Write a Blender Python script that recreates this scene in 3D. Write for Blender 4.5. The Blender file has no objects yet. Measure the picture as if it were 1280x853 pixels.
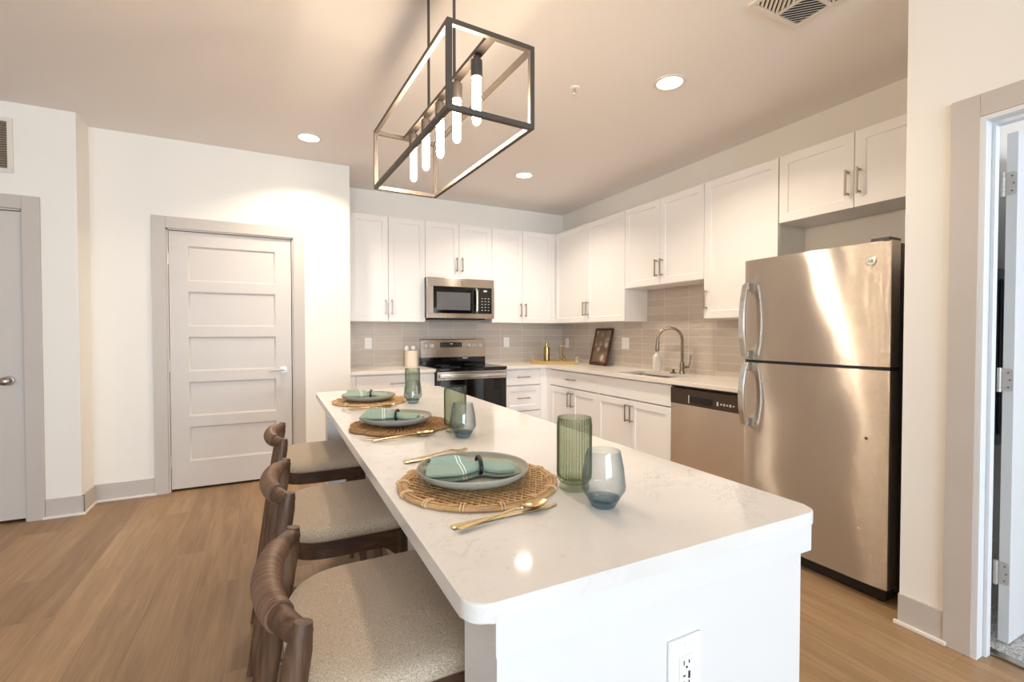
import bpy, bmesh, math, random
from mathutils import Vector, Matrix
random.seed(7)
S = bpy.context.scene
COL = S.collection
PI = math.pi

# ------------------------------------------------------------------ camera
cam = bpy.data.cameras.new('camera'); camo = bpy.data.objects.new('camera', cam); COL.objects.link(camo)
camo.location = (-3.423, -5.271, 1.2926)
camo.rotation_euler = (PI / 2 - 0.0188, 0, -0.4693)
cam.sensor_width = 36; cam.lens = 589.16 / 1280 * 36; cam.clip_start = 0.02
S.camera = camo
# ------------------------------------------------------------------ colour management, world, large lights
S.view_settings.view_transform = 'Standard'; S.view_settings.look = 'None'
S.view_settings.gamma = 1; S.view_settings.use_curve_mapping = False
S.view_settings.exposure = 0.08
try:
    S.cycles.max_bounces = 10; S.cycles.diffuse_bounces = 5; S.cycles.glossy_bounces = 5
    S.cycles.transparent_max_bounces = 16; S.cycles.caustics_reflective = False; S.cycles.caustics_refractive = False
    S.cycles.sample_clamp_indirect = 4
except Exception:
    pass
W = bpy.data.worlds.new('world'); S.world = W; W.use_nodes = True
W.node_tree.nodes['Background'].inputs[0].default_value = (0.75, 0.87, 1, 1)
W.node_tree.nodes['Background'].inputs[1].default_value = 1.5

def area(name, loc, rot, sx, sy, power, col):
    l = bpy.data.lights.new(name, 'AREA'); l.shape = 'RECTANGLE'; l.size = sx; l.size_y = sy
    l.energy = power; l.color = col
    o = bpy.data.objects.new(name, l); COL.objects.link(o); o.location = loc; o.rotation_euler = rot
    return o
DAY = (0.67, 0.84, 1.0)
WARM = (1.0, 0.86, 0.68)
WIN_W = 155
# daylight entering by the three living-room windows behind the camera and by the bedroom window
for wx in (-5.7, -4.0, -2.3):
    area('window_daylight', (wx, -12.42, 1.45), (PI / 2 + 0.45, 0, 0), 1.25, 1.75, WIN_W, DAY)
area('bedroom_daylight', (1.2, -7.75, 1.5), (PI / 2, 0, 0), 1.5, 1.5, 60, (0.86, 0.93, 1.0))
DOWNLIGHT_W = 16
BULB_E = 150
LENS_E = 9

# ------------------------------------------------------------------ materials
def lin(h):
    h = h.lstrip('#'); r = []
    for i in (0, 2, 4):
        c = int(h[i:i + 2], 16) / 255
        r.append(c / 12.92 if c <= 0.04045 else ((c + 0.055) / 1.055) ** 2.4)
    return (r[0], r[1], r[2], 1)

class Mat:
    def __init__(s, name, col='#ffffff', rough=0.5, metal=0.0, **kw):
        s.m = bpy.data.materials.new(name); s.m.use_nodes = True
        s.nt = s.m.node_tree; s.b = s.nt.nodes['Principled BSDF']
        s.b.inputs['Base Color'].default_value = lin(col)
        s.b.inputs['Roughness'].default_value = rough; s.b.inputs['Metallic'].default_value = metal
        for k, v in kw.items(): s.b.inputs[k.replace('_', ' ')].default_value = v
        s._tc = None
    def n(s, t, **kw):
        x = s.nt.nodes.new(t)
        for k, v in kw.items():
            if k in x.inputs: x.inputs[k].default_value = v
            else: setattr(x, k, v)
        return x
    def l(s, a, b): s.nt.links.new(a, b)
    def tc(s, scale=(1, 1, 1), rot=(0, 0, 0), loc=(0, 0, 0), src='Object'):
        t = s.n('ShaderNodeTexCoord'); m = s.n('ShaderNodeMapping')
        m.inputs['Scale'].default_value = scale; m.inputs['Rotation'].default_value = rot; m.inputs['Location'].default_value = loc
        s.l(t.outputs[src], m.inputs[0]); return m.outputs[0]
    def noise(s, vec, scale=5, detail=3, rough=0.5, dist=0):
        x = s.n('ShaderNodeTexNoise'); x.inputs['Scale'].default_value = scale; x.inputs['Detail'].default_value = detail
        x.inputs['Roughness'].default_value = rough; x.inputs['Distortion'].default_value = dist
        s.l(vec, x.inputs['Vector']); return x.outputs['Fac']
    def ramp(s, fac, stops):
        r = s.n('ShaderNodeValToRGB'); e = r.color_ramp.elements
        while len(e) < len(stops): e.new(0.5)
        for q, (p, c) in zip(e, stops):
            q.position = p; q.color = lin(c) if isinstance(c, str) else c
        s.l(fac, r.inputs[0]); return r.outputs[0]
    def ramp_f(s, fac, a, b):
        x = s.n('ShaderNodeMapRange'); x.inputs[1].default_value = a; x.inputs[2].default_value = b; s.l(fac, x.inputs[0]); return x.outputs[0]
    def mix(s, fac, a, b, mode='MIX'):
        x = s.n('ShaderNodeMix', data_type='RGBA', blend_type=mode)
        for i, v in ((0, fac), (6, a), (7, b)):
            if isinstance(v, (int, float)): x.inputs[i].default_value = v
            elif isinstance(v, str): x.inputs[i].default_value = lin(v)
            elif isinstance(v, tuple): x.inputs[i].default_value = v
            else: s.l(v, x.inputs[i])
        return x.outputs[2]
    def math(s, op, a, b=0.0):
        x = s.n('ShaderNodeMath', operation=op)
        for i, v in enumerate((a, b)):
            if isinstance(v, (int, float)): x.inputs[i].default_value = v
            else: s.l(v, x.inputs[i])
        return x.outputs[0]
    def color(s, o): s.l(o, s.b.inputs['Base Color']); return s
    def rough(s, o): s.l(o, s.b.inputs['Roughness']); return s
    def bump(s, h, strength=0.2, dist=0.01):
        x = s.n('ShaderNodeBump'); x.inputs['Strength'].default_value = strength; x.inputs['Distance'].default_value = dist
        s.l(h, x.inputs['Height']); s.l(x.outputs[0], s.b.inputs['Normal']); return s

def paint(name, col, rough=0.6, b=0.05):
    m = Mat(name, col, rough); v = m.tc()
    f = m.noise(v, 3, 2); m.color(m.mix(m.math('MULTIPLY', f, 0.10), col, '#ffffff'))
    m.bump(m.noise(v, 180, 2), b, 0.002); return m.m
M_wall = paint('wall_paint', '#f2ede5')
M_ceil = paint('ceiling_paint', '#f4eeea', 0.8)
M_trim = paint('trim_paint_grey', '#c2b8af', 0.45, 0.02)
M_door = paint('door_paint_grey', '#cdc4bc', 0.4, 0.02)
M_shoe = paint('shoe_moulding_white', '#e9e2da', 0.45, 0.02)
M_cab = paint('cabinet_white_paint', '#f3f0ee', 0.38, 0.015)
M_cabin = paint('cabinet_inside', '#d8cfc4', 0.5, 0.02)
M_isl = paint('island_white_paint', '#ecebeb', 0.45, 0.02)
M_jamb = paint('jamb_white_paint', '#dfe1e4', 0.4, 0.02)
M_bed = paint('bedroom_wall_paint', '#dcdcdc', 0.7)
M_plastic = Mat('white_plastic', '#f4f1ee', 0.35).m
M_slot = Mat('dark_slot', '#15151a', 0.5).m
M_dark = Mat('black_plastic', '#141414', 0.35).m
M_kick = Mat('toe_kick_greyish_white', '#d8d3cd', 0.6).m  # even white, a little greyer than the cabinet fronts

def floor_mat():
    m = Mat('vinyl_plank_floor', '#9c7b5f', 0.42)
    v = m.tc(rot=(0, 0, PI / 2))
    br = m.n('ShaderNodeTexBrick'); br.offset = 0.37; br.offset_frequency = 2
    for k, val in (('Scale', 1.0), ('Brick Width', 1.22), ('Row Height', 0.18), ('Mortar Size', 0.0010), ('Mortar Smooth', 0.1), ('Bias', 0.0)):
        br.inputs[k].default_value = val
    br.inputs['Color1'].default_value = (0.0, 0, 0, 1); br.inputs['Color2'].default_value = (1, 1, 1, 1); br.inputs['Mortar'].default_value = (0.5, 0.5, 0.5, 1)
    m.l(v, br.inputs['Vector'])
    pid = m.n('ShaderNodeSeparateColor'); m.l(br.outputs['Color'], pid.inputs[0])
    # shift the grain of each plank
    cx = m.n('ShaderNodeCombineXYZ'); m.l(m.math('MULTIPLY', pid.outputs[0], 13.0), cx.inputs[0]); m.l(m.math('MULTIPLY', pid.outputs[0], 7.0), cx.inputs[2])
    add = m.n('ShaderNodeVectorMath', operation='ADD'); m.l(v, add.inputs[0]); m.l(cx.outputs[0], add.inputs[1])
    mp = m.n('ShaderNodeMapping'); mp.inputs['Scale'].default_value = (1.0, 12, 1); m.l(add.outputs[0], mp.inputs[0])
    g1 = m.noise(mp.outputs[0], 1.6, 5, 0.55, 0.6)
    mp2 = m.n('ShaderNodeMapping'); mp2.inputs['Scale'].default_value = (3, 160, 1); m.l(add.outputs[0], mp2.inputs[0])
    g2 = m.noise(mp2.outputs[0], 1.5, 4, 0.6)
    base = m.ramp(g1, [(0.25, '#755a3f'), (0.5, '#987755'), (0.75, '#b39370')])
    tone = m.mix(pid.outputs[0], '#84694e', '#b79872')
    c = m.mix(0.42, base, tone)
    c = m.mix(m.math('MULTIPLY', m.ramp_f(g2, 0.42, 0.70), 0.34), c, '#6b5036')
    c = m.mix(m.math('MULTIPLY', br.outputs['Fac'], 0.45), c, '#5b4636')
    m.color(c); m.rough(m.math('ADD', m.math('MULTIPLY', g2, 0.18), 0.33))
    m.bump(m.math('SUBTRACT', g2, m.math('MULTIPLY', br.outputs['Fac'], 2.0)), 0.12, 0.002)
    return m.m
M_floor = floor_mat()

def quartz(name, base='#f2f0ee', rough=0.07):
    m = Mat(name, base, rough); v = m.tc()
    d = m.noise(v, 2.2, 4, 0.6); 
    mx = m.n('ShaderNodeVectorMath', operation='ADD')
    cx = m.n('ShaderNodeCombineXYZ'); m.l(d, cx.inputs[0]); m.l(d, cx.inputs[1]); m.l(v, mx.inputs[0]); m.l(cx.outputs[0], mx.inputs[1])
    n1 = m.noise(mx.outputs[0], 4.5, 7, 0.66, 0.5)
    vein = m.math('ABSOLUTE', m.math('SUBTRACT', n1, 0.5))
    vm = m.ramp(vein, [(0.0, (1, 1, 1, 1)), (0.012, (0, 0, 0, 1))])
    patch = m.ramp(m.noise(v, 3.1, 3), [(0.42, (0, 0, 0, 1)), (0.62, (1, 1, 1, 1))])
    vf = m.n('ShaderNodeSeparateColor'); m.l(m.mix(1.0, vm, patch, 'MULTIPLY'), vf.inputs[0])
    cl = m.mix(m.ramp(m.noise(v, 4, 5), [(0.35, (0, 0, 0, 1)), (0.75, (1, 1, 1, 1))]), base, '#e8e4e0')
    m.color(m.mix(m.math('MULTIPLY', vf.outputs[0], 0.42), cl, '#a5a09c')); return m.m
M_quartz = quartz('quartz_white')
M_quartz2 = quartz('quartz_perimeter', '#eae2d8', 0.2)

def tile_mat(name, rot):
    m = Mat(name, '#b3a596', 0.12)
    v = m.tc(rot=rot)
    br = m.n('ShaderNodeTexBrick'); br.offset = 0.0
    for k, val in (('Scale', 1.0), ('Brick Width', 0.305), ('Row Height', 0.0735), ('Mortar Size', 0.0020), ('Mortar Smooth', 0.3), ('Bias', 0.0)):
        br.inputs[k].default_value = val
    br.inputs['Color1'].default_value = lin('#c4b8ad'); br.inputs['Color2'].default_value = lin('#d2c7bc'); br.inputs['Mortar'].default_value = lin('#e0d8ce')
    m.l(v, br.inputs['Vector'])
    mp = m.n('ShaderNodeMapping'); mp.inputs['Scale'].default_value = (5, 22, 5); m.l(v, mp.inputs[0])
    st = m.noise(mp.outputs[0], 2.0, 4, 0.6)
    c = m.mix(m.math('MULTIPLY', st, 0.35), br.outputs['Color'], '#aa9d91')
    c = m.mix(br.outputs['Fac'], c, '#e0d8ce')
    m.color(c)
    m.rough(m.math('ADD', m.math('MULTIPLY', br.outputs['Fac'], 0.5), 0.10))
    mp3 = m.n('ShaderNodeMapping'); mp3.inputs['Scale'].default_value = (1, 2.2, 1); m.l(v, mp3.inputs[0])
    w = m.noise(mp3.outputs[0], 9, 2)
    m.bump(m.math('SUBTRACT', m.math('MULTIPLY', w, 1.0), m.math('MULTIPLY', br.outputs['Fac'], 0.25)), 0.5, 0.012)
    return m.m
M_tile = tile_mat('taupe_gloss_tile', (PI / 2, 0, 0))

def steel(name, col='#c9c1b8', rough=0.2, smear=1.8, wav=0.0):
    """horizontally brushed steel: fine grooves scatter reflections up and down, slow dents make them wander"""
    m = Mat(name, col, rough, 1.0)
    m.b.inputs['Anisotropic'].default_value = 0.9
    up = m.n('ShaderNodeCombineXYZ'); up.inputs[2].default_value = 1.0; m.l(up.outputs[0], m.b.inputs['Tangent'])
    v = m.tc(scale=(3, 3, 260)); g = m.noise(v, 2, 3)
    m.color(m.mix(m.math('MULTIPLY', g, 0.25), col, '#a89d92'))
    geo = m.n('ShaderNodeNewGeometry')
    sc = m.n('ShaderNodeVectorMath', operation='SCALE'); m.l(geo.outputs['Position'], sc.inputs[0]); sc.inputs['Scale'].default_value = 5000
    wn = m.n('ShaderNodeTexWhiteNoise', noise_dimensions='3D'); m.l(sc.outputs[0], wn.inputs['Vector'])
    sp = m.n('ShaderNodeSeparateColor'); m.l(wn.outputs['Color'], sp.inputs[0])
    t = m.math('SUBTRACT', m.math('ADD', sp.outputs[0], sp.outputs[1]), 1.0)
    groove = m.math('MULTIPLY', t, smear * 0.5)
    dz = m.n('ShaderNodeCombineXYZ'); m.l(groove, dz.inputs[2])
    side = m.n('ShaderNodeVectorMath', operation='CROSS_PRODUCT'); m.l(geo.outputs['Normal'], side.inputs[0]); side.inputs[1].default_value = (0, 0, 1)
    dent = m.math('MULTIPLY', m.math('SUBTRACT', m.noise(m.tc(scale=(1.2, 1.2, 1.0)), 3.2, 1), 0.5), wav)
    sd = m.n('ShaderNodeVectorMath', operation='SCALE'); m.l(side.outputs[0], sd.inputs[0]); m.l(dent, sd.inputs['Scale'])
    a1 = m.n('ShaderNodeVectorMath', operation='ADD'); m.l(geo.outputs['Normal'], a1.inputs[0]); m.l(dz.outputs[0], a1.inputs[1])
    a2 = m.n('ShaderNodeVectorMath', operation='ADD'); m.l(a1.outputs[0], a2.inputs[0]); m.l(sd.outputs[0], a2.inputs[1])
    nn = m.n('ShaderNodeVectorMath', operation='NORMALIZE'); m.l(a2.outputs[0], nn.inputs[0]); m.l(nn.outputs[0], m.b.inputs['Normal'])
    return m.m
M_steel = steel('brushed_steel', wav=0.08)
M_steel2 = steel('brushed_steel_plain', '#d6ccc2', 0.24, 0.5, 0.02)
M_chrome = Mat('satin_chrome', '#cfcdca', 0.16, 1.0).m
M_hinge = Mat('hinge_satin', '#d2cfcb', 0.4, 0.5).m
M_nickel = Mat('brushed_nickel', '#a79c92', 0.28, 1.0).m
M_faucet = Mat('warm_nickel', '#a3917f', 0.2, 1.0).m
M_gold = Mat('polished_gold', '#dcc596', 0.24, 1.0).m
M_brass = Mat('antique_brass', '#b89c66', 0.22, 1.0).m
M_tray = Mat('gold_tray_lacquer', '#dcbd80', 0.3, 0.85).m
M_blackglass = Mat('black_glass', '#0b0b0d', 0.05).m
M_greyglass = Mat('grey_mesh_glass', '#66666a', 0.12).m
M_blackmetal = Mat('dark_bronze_metal', '#5a524c', 0.45, 0.4).m
M_fridgeside = Mat('fridge_side_dark', '#2a2523', 0.5).m
M_dwpanel = Mat('dishwasher_control_dark', '#54493f', 0.32, 0.7).m
M_mark = Mat('pale_print', '#dcd9d2', 0.5).m
M_ceramic_white = Mat('white_ceramic', '#f0ece6', 0.35).m

def wood(name, a, b, c, scale=1.0, rough=0.45, axis='z'):
    m = Mat(name, a, rough)
    sc = {'z': (14, 14, 1.2), 'x': (1.2, 14, 14), 'y': (14, 1.2, 14)}[axis]
    v = m.tc(scale=tuple(k * scale for k in sc))
    g = m.noise(v, 2.5, 5, 0.6, 0.8); m.color(m.ramp(g, [(0.28, a), (0.5, b), (0.72, c)]))
    m.bump(g, 0.08, 0.002); return m.m
M_walnut = wood('walnut_stool_wood', '#362318', '#5e4330', '#7d5f45')
M_walnutx = wood('walnut_apron_wood', '#32211a', '#563d2c', '#705540', axis='x')
M_framewood = wood('dark_frame_wood', '#2a1510', '#4a2a1c', '#5d3826')
M_canister = wood('pale_wood_canister', '#dcc7b2', '#e6d5c4', '#efe2d4', 0.5)

def linen():
    m = Mat('oatmeal_linen', '#b7a792', 0.9)
    v = m.tc(scale=(1300, 300, 300)); a = m.noise(v, 1.0, 2)
    v2 = m.tc(scale=(300, 1300, 300)); b = m.noise(v2, 1.0, 2)
    w = m.math('MULTIPLY', m.math('ADD', a, b), 0.5)
    big = m.noise(m.tc(), 9, 3)
    c = m.ramp(w, [(0.38, '#a38e74'), (0.5, '#cdbaa1'), (0.62, '#ecdfcd')])
    m.color(m.mix(m.math('MULTIPLY', big, 0.25), c, '#a8967f'))
    m.b.inputs['Sheen Weight'].default_value = 0.2
    m.bump(w, 0.5, 0.002); return m.m
M_linen = linen()
def leather():
    m = Mat('brown_leather_cord', '#7b5a46', 0.42); 
    f = m.noise(m.tc(scale=(6, 90, 6)), 2, 2); m.color(m.ramp(f, [(0.3, '#664a39'), (0.55, '#7d5f4a'), (0.75, '#8d6f59')]))
    m.bump(f, 0.1, 0.002); return m.m
M_leather = leather()

def thin_glass(name, col, spec_tint='#ffffff', base=0.03, dense=1.0, rough=0.05):
    m = bpy.data.materials.new(name); m.use_nodes = True; nt = m.node_tree
    for n in list(nt.nodes): nt.nodes.remove(n)
    out = nt.nodes.new('ShaderNodeOutputMaterial'); tr = nt.nodes.new('ShaderNodeBsdfTransparent'); gl = nt.nodes.new('ShaderNodeBsdfGlossy')
    lw = nt.nodes.new('ShaderNodeLayerWeight'); lw.inputs[0].default_value = 0.5
    pw_ = nt.nodes.new('ShaderNodeMath'); pw_.operation = 'POWER'; nt.links.new(lw.outputs['Facing'], pw_.inputs[0]); pw_.inputs[1].default_value = 1.3
    mixc = nt.nodes.new('ShaderNodeMix'); mixc.data_type = 'RGBA'
    c = lin(col); mixc.inputs[6].default_value = c
    mixc.inputs[7].default_value = tuple(x ** (1 + dense) for x in c[:3]) + (1,)
    nt.links.new(pw_.outputs[0], mixc.inputs[0]); nt.links.new(mixc.outputs[2], tr.inputs[0])
    gl.inputs['Roughness'].default_value = rough; gl.inputs[0].default_value = lin(spec_tint)
    p5 = nt.nodes.new('ShaderNodeMath'); p5.operation = 'POWER'; nt.links.new(lw.outputs['Facing'], p5.inputs[0]); p5.inputs[1].default_value = 5
    fr = nt.nodes.new('ShaderNodeMath'); fr.operation = 'MULTIPLY_ADD'; nt.links.new(p5.outputs[0], fr.inputs[0]); fr.inputs[1].default_value = 0.5; fr.inputs[2].default_value = base
    mx = nt.nodes.new('ShaderNodeMixShader'); nt.links.new(fr.outputs[0], mx.inputs[0])
    nt.links.new(tr.outputs[0], mx.inputs[1]); nt.links.new(gl.outputs[0], mx.inputs[2]); nt.links.new(mx.outputs[0], out.inputs[0])
    return m
M_greenglass = thin_glass('green_ribbed_glass', '#ebeee7', dense=4.5, rough=0.12)
M_clearbase = thin_glass('green_clear_glass_foot', '#f3f5f1', dense=2.5)
M_blueglass = thin_glass('smoke_blue_glass', '#f6f8f9', dense=6.0)
M_bluebase = thin_glass('smoke_blue_glass_base', '#dde6ec', dense=2.6)

def emit(name, col, e):
    m = Mat(name, '#ffffff', 0.3); m.b.inputs['Emission Color'].default_value = col; m.b.inputs['Emission Strength'].default_value = e; return m.m
M_lens = emit('downlight_lens', (1, 0.88, 0.72, 1), LENS_E)
M_bulb = emit('lit_tube_bulb', (1, 0.79, 0.56, 1), BULB_E)

M_rattan = wood('rattan_cane', '#9c7748', '#c49c69', '#d8b484', 1.5, 0.5, 'x')
M_rattan_l = Mat('pale_cane_binding', '#e3c49a', 0.5).m
M_seagrass = wood('seagrass_braid', '#4e3018', '#9a6e40', '#d9b27c', 9.0, 0.65, 'x')
M_plate = Mat('sage_grey_stoneware', '#aba99d', 0.4).m
def napkin_mat():
    m = Mat('teal_napkin_cloth', '#7fa79a', 0.85); t = m.n('ShaderNodeTexCoord'); sx = m.n('ShaderNodeSeparateXYZ'); m.l(t.outputs['Object'], sx.inputs[0])
    u = m.math('ADD', sx.outputs[0], m.math('MULTIPLY', sx.outputs[1], 0.25))
    a = m.math('LESS_THAN', m.math('ABSOLUTE', m.math('ADD', u, 0.028)), 0.0013)
    b = m.math('LESS_THAN', m.math('ABSOLUTE', m.math('ADD', u, 0.036)), 0.0013)
    f = m.math('MAXIMUM', a, b)
    w = m.noise(m.tc(scale=(300, 300, 300)), 1, 2); big = m.noise(m.tc(), 14, 3)
    c = m.mix(w, '#7d9488', '#a9bbab'); c = m.mix(m.math('MULTIPLY', big, 0.35), c, '#a9bda4')
    m.color(m.mix(f, c, '#eef1ea')); m.bump(w, 0.3, 0.001); return m.m
M_napkin = napkin_mat()
M_ring = Mat('black_napkin_ring_matte', '#17191a', 0.5).m
def art_mat():
    m = Mat('dark_bouquet_print', '#2a211c', 0.4); v = m.tc()
    vo = m.n('ShaderNodeTexVoronoi'); vo.inputs['Scale'].default_value = 12; m.l(v, vo.inputs['Vector'])
    n = m.noise(v, 9, 4)
    f = m.ramp(vo.outputs['Distance'], [(0.15, (1, 1, 1, 1)), (0.5, (0, 0, 0, 1))])
    fl = m.mix(n, '#a87158', '#f2dcc6')
    mask = m.ramp(m.noise(v, 5, 2), [(0.34, (0, 0, 0, 1)), (0.5, (1, 1, 1, 1))])
    mk = m.mix(1.0, f, mask, 'MULTIPLY')
    m.color(m.mix(mk, m.mix(n, '#46382d', '#8d7a66'), fl)); return m.m
M_art = art_mat()
def carpet():
    m = Mat('speckled_carpet', '#cfcac6', 0.95); n = m.noise(m.tc(), 140, 3)
    m.color(m.ramp(n, [(0.35, '#9a9793'), (0.6, '#e2deda')])); m.bump(n, 0.8, 0.01); return m.m
M_carpet = carpet()
M_duct = Mat('grille_dark_back', '#4a4038', 0.7).m
M_grille = paint('grille_white', '#e4dbd0', 0.45, 0.0)
M_panelgrey = Mat('grey_panel_metal', '#6f747a', 0.4, 0.4).m

# ------------------------------------------------------------------ mesh builder
class MB:
    def __init__(s): s.bm = bmesh.new()
    def merge(s, b2, mat=None):
        me = bpy.data.meshes.new('t'); b2.to_mesh(me); b2.free()
        if mat is not None: me.transform(mat)
        s.bm.from_mesh(me); bpy.data.meshes.remove(me); return s
    def box(s, x0, x1, y0, y1, z0, z1, bev=0.0, seg=2, mat=None):
        b = bmesh.new(); bmesh.ops.create_cube(b, size=1)
        for v in b.verts:
            v.co = Vector(((x0 + x1) / 2 + v.co.x * (x1 - x0), (y0 + y1) / 2 + v.co.y * (y1 - y0), (z0 + z1) / 2 + v.co.z * (z1 - z0)))
        if bev: bmesh.ops.bevel(b, geom=b.edges[:], offset=bev, segments=seg, profile=0.5, affect='EDGES')
        return s.merge(b, mat)
    def cyl(s, p0, p1, r0, r1=None, seg=20, cap=True):
        r1 = r0 if r1 is None else r1
        return s.tube([p0, p1], [r0, r1], seg)
    def tube(s, pts, r, seg=8, closed=False, flat=None, up=None, cap=True):
        """tube along pts; r number, list of radii, or list of (ra, rb); up fixes rb direction."""
        P = [Vector(p) for p in pts]; n = len(P)
        if not isinstance(r, (list, tuple)): r = [r] * n
        b = s.bm; rings = []
        U = Vector(up) if up else None
        prev = None
        for i in range(n):
            if closed: t = P[(i + 1) % n] - P[i - 1]
            else: t = P[min(i + 1, n - 1)] - P[max(i - 1, 0)]
            t.normalize()
            if U is not None: a = t.cross(U)
            else:
                if prev is None:
                    h = Vector((0, 0, 1)) if abs(t.z) < 0.9 else Vector((1, 0, 0)); a = t.cross(h)
                else: a = prev - t * prev.dot(t)
            a.normalize(); prev = a; c = t.cross(a); c.normalize()
            ra, rb = (r[i], r[i]) if not isinstance(r[i], (list, tuple)) else r[i]
            rings.append([b.verts.new(P[i] + a * ra * math.cos(k * 2 * PI / seg) + c * rb * math.sin(k * 2 * PI / seg)) for k in range(seg)])
        m = n if closed else n - 1
        for i in range(m):
            A, B = rings[i], rings[(i + 1) % n]
            for k in range(seg): b.faces.new((A[k], A[(k + 1) % seg], B[(k + 1) % seg], B[k]))
        if cap and not closed:
            b.faces.new(rings[0][::-1]); b.faces.new(rings[-1])
        return s
    def lathe(s, prof, seg=40, c=(0, 0, 0), ripple=None):
        b = s.bm; rings = []
        for (r, z) in prof:
            if r <= 1e-6: rings.append([b.verts.new((c[0], c[1], c[2] + z))])
            else:
                rings.append([])
                for k in range(seg):
                    a = 2 * PI * k / seg; rr = r if not ripple else r + ripple(a, r, z)
                    rings[-1].append(b.verts.new((c[0] + rr * math.cos(a), c[1] + rr * math.sin(a), c[2] + z)))
        for A, B in zip(rings, rings[1:]):
            for k in range(seg):
                k2 = (k + 1) % seg
                f = [A[0]] if len(A) == 1 else [A[k], A[k2]]
                f += [B[0]] if len(B) == 1 else [B[k2], B[k]]
                if len(f) >= 3: b.faces.new(f)
        return s
    def grid(s, fn, nu, nv, closeu=False, closev=False):
        b = s.bm; V = [[b.verts.new(fn(i, j)) for j in range(nv)] for i in range(nu)]
        for i in range(nu if closeu else nu - 1):
            for j in range(nv if closev else nv - 1):
                b.faces.new((V[i][j], V[(i + 1) % nu][j], V[(i + 1) % nu][(j + 1) % nv], V[i][(j + 1) % nv]))
        return V
    def prism(s, poly, z0, z1, bev=0.0, seg=2, mat=None):
        b = bmesh.new(); A = [b.verts.new((x, y, z0)) for x, y in poly]; B = [b.verts.new((x, y, z1)) for x, y in poly]
        n = len(poly); b.faces.new(A[::-1]); b.faces.new(B)
        for i in range(n): b.faces.new((A[i], A[(i + 1) % n], B[(i + 1) % n], B[i]))
        if bev:
            es = [e for e in b.edges if abs(e.verts[0].co.z - e.verts[1].co.z) < 1e-6]
            bmesh.ops.bevel(b, geom=es, offset=bev, segments=seg, profile=0.5, affect='EDGES')
        return s.merge(b, mat)
    def sphere(s, c, r, sx=1, sy=1, sz=1, u=16, v=10):
        b = bmesh.new(); bmesh.ops.create_uvsphere(b, u_segments=u, v_segments=v, radius=r)
        return s.merge(b, Matrix.Translation(c) @ Matrix.Diagonal((sx, sy, sz, 1)))
    def xf(s, mat):
        bmesh.ops.transform(s.bm, matrix=mat, verts=s.bm.verts[:]); return s
    def build(s, name, mat, parent=None, loc=None, rz=0, sharp=35):
        bmesh.ops.recalc_face_normals(s.bm, faces=s.bm.faces[:])
        me = bpy.data.meshes.new(name); s.bm.to_mesh(me); s.bm.free()
        me.materials.append(mat)
        for p in me.polygons: p.use_smooth = True
        me.set_sharp_from_angle(angle=math.radians(sharp))
        o = bpy.data.objects.new(name, me); COL.objects.link(o)
        wnm = o.modifiers.new('flat_faces', 'WEIGHTED_NORMAL'); wnm.keep_sharp = True; wnm.weight = 90
        if parent: o.parent = parent
        if loc: o.location = loc
        o.rotation_euler = (0, 0, rz); return o

def tag(o, label, cat, group=None):
    o['label'] = label; o['category'] = cat
    if group: o['group'] = group
    return o
def thing(name, label, cat, loc=(0, 0, 0), rz=0, group=None):
    o = bpy.data.objects.new(name, None); COL.objects.link(o); o.empty_display_size = 0.05
    o.location = loc; o.rotation_euler = (0, 0, rz); return tag(o, label, cat, group)
def struct(name, mb, mat, parent=None, **kw):
    o = mb.build(name, mat, parent, **kw)
    if not parent: o['kind'] = 'structure'
    return o
def sempty(name, loc=(0, 0, 0), rz=0):
    o = bpy.data.objects.new(name, None); COL.objects.link(o); o.location = loc; o.rotation_euler = (0, 0, rz); o['kind'] = 'structure'; return o
def dup(root, loc, rz=None, label=None, group=None):
    r = root.copy(); COL.objects.link(r); r.location = loc
    if rz is not None: r.rotation_euler = (0, 0, rz)
    if label: r['label'] = label
    if group: r['group'] = group
    for ch in list(root.children):
        c = ch.copy(); COL.objects.link(c); c.parent = r
        for g in ch.children:
            d = g.copy(); COL.objects.link(d); d.parent = c
    return r
def text_mesh(txt, size, name, mat, parent, loc, rot, depth=0.0008):
    cu = bpy.data.curves.new(name, 'FONT'); cu.body = txt; cu.size = size; cu.extrude = depth; cu.align_x = 'CENTER'; cu.align_y = 'CENTER'
    t = bpy.data.objects.new(name + '_tmp', cu); COL.objects.link(t)
    dg = bpy.context.evaluated_depsgraph_get(); me = bpy.data.meshes.new_from_object(t.evaluated_get(dg))
    bpy.data.objects.remove(t); bpy.data.curves.remove(cu)
    o = bpy.data.objects.new(name, me); me.materials.clear(); me.materials.append(mat); COL.objects.link(o)
    o.parent = parent; o.location = loc; o.rotation_euler = rot; return o

# ------------------------------------------------------------------ room shell
H = 2.829
XL, YF = -7.0, -12.5                    # far left wall, wall behind the camera
struct('floor', MB().box(XL - .1, 0.1, YF - .1, 0.1, -0.1, 0), M_floor)
struct('ceiling', MB().box(XL - .1, 3.2, YF - .1, 0.1, H, H + 0.1), M_ceil)
struct('wall_back', MB().box(XL - .1, 0.1, 0, 0.1, 0, H), M_wall)
struct('wall_right', MB().box(0, 0.1, -4.20, 0, 0, H), M_wall)
struct('wall_left', MB().box(XL - .1, XL, YF, 0, 0, H), M_wall)
# pantry wall with door opening
PX0, PX1, PY = -4.642, -2.78, -0.671
D1a, D1b, DZ = -4.176, -3.259, 2.122
w = MB().box(PX0, D1a, PY, PY + .1, 0, H).box(D1b, PX1, PY, PY + .1, 0, H).box(D1a, D1b, PY, PY + .1, DZ, H)
w.box(PX1 - .1, PX1, PY + .1, 0.0, 0, H)
struct('wall_pantry', w, M_wall)
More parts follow.
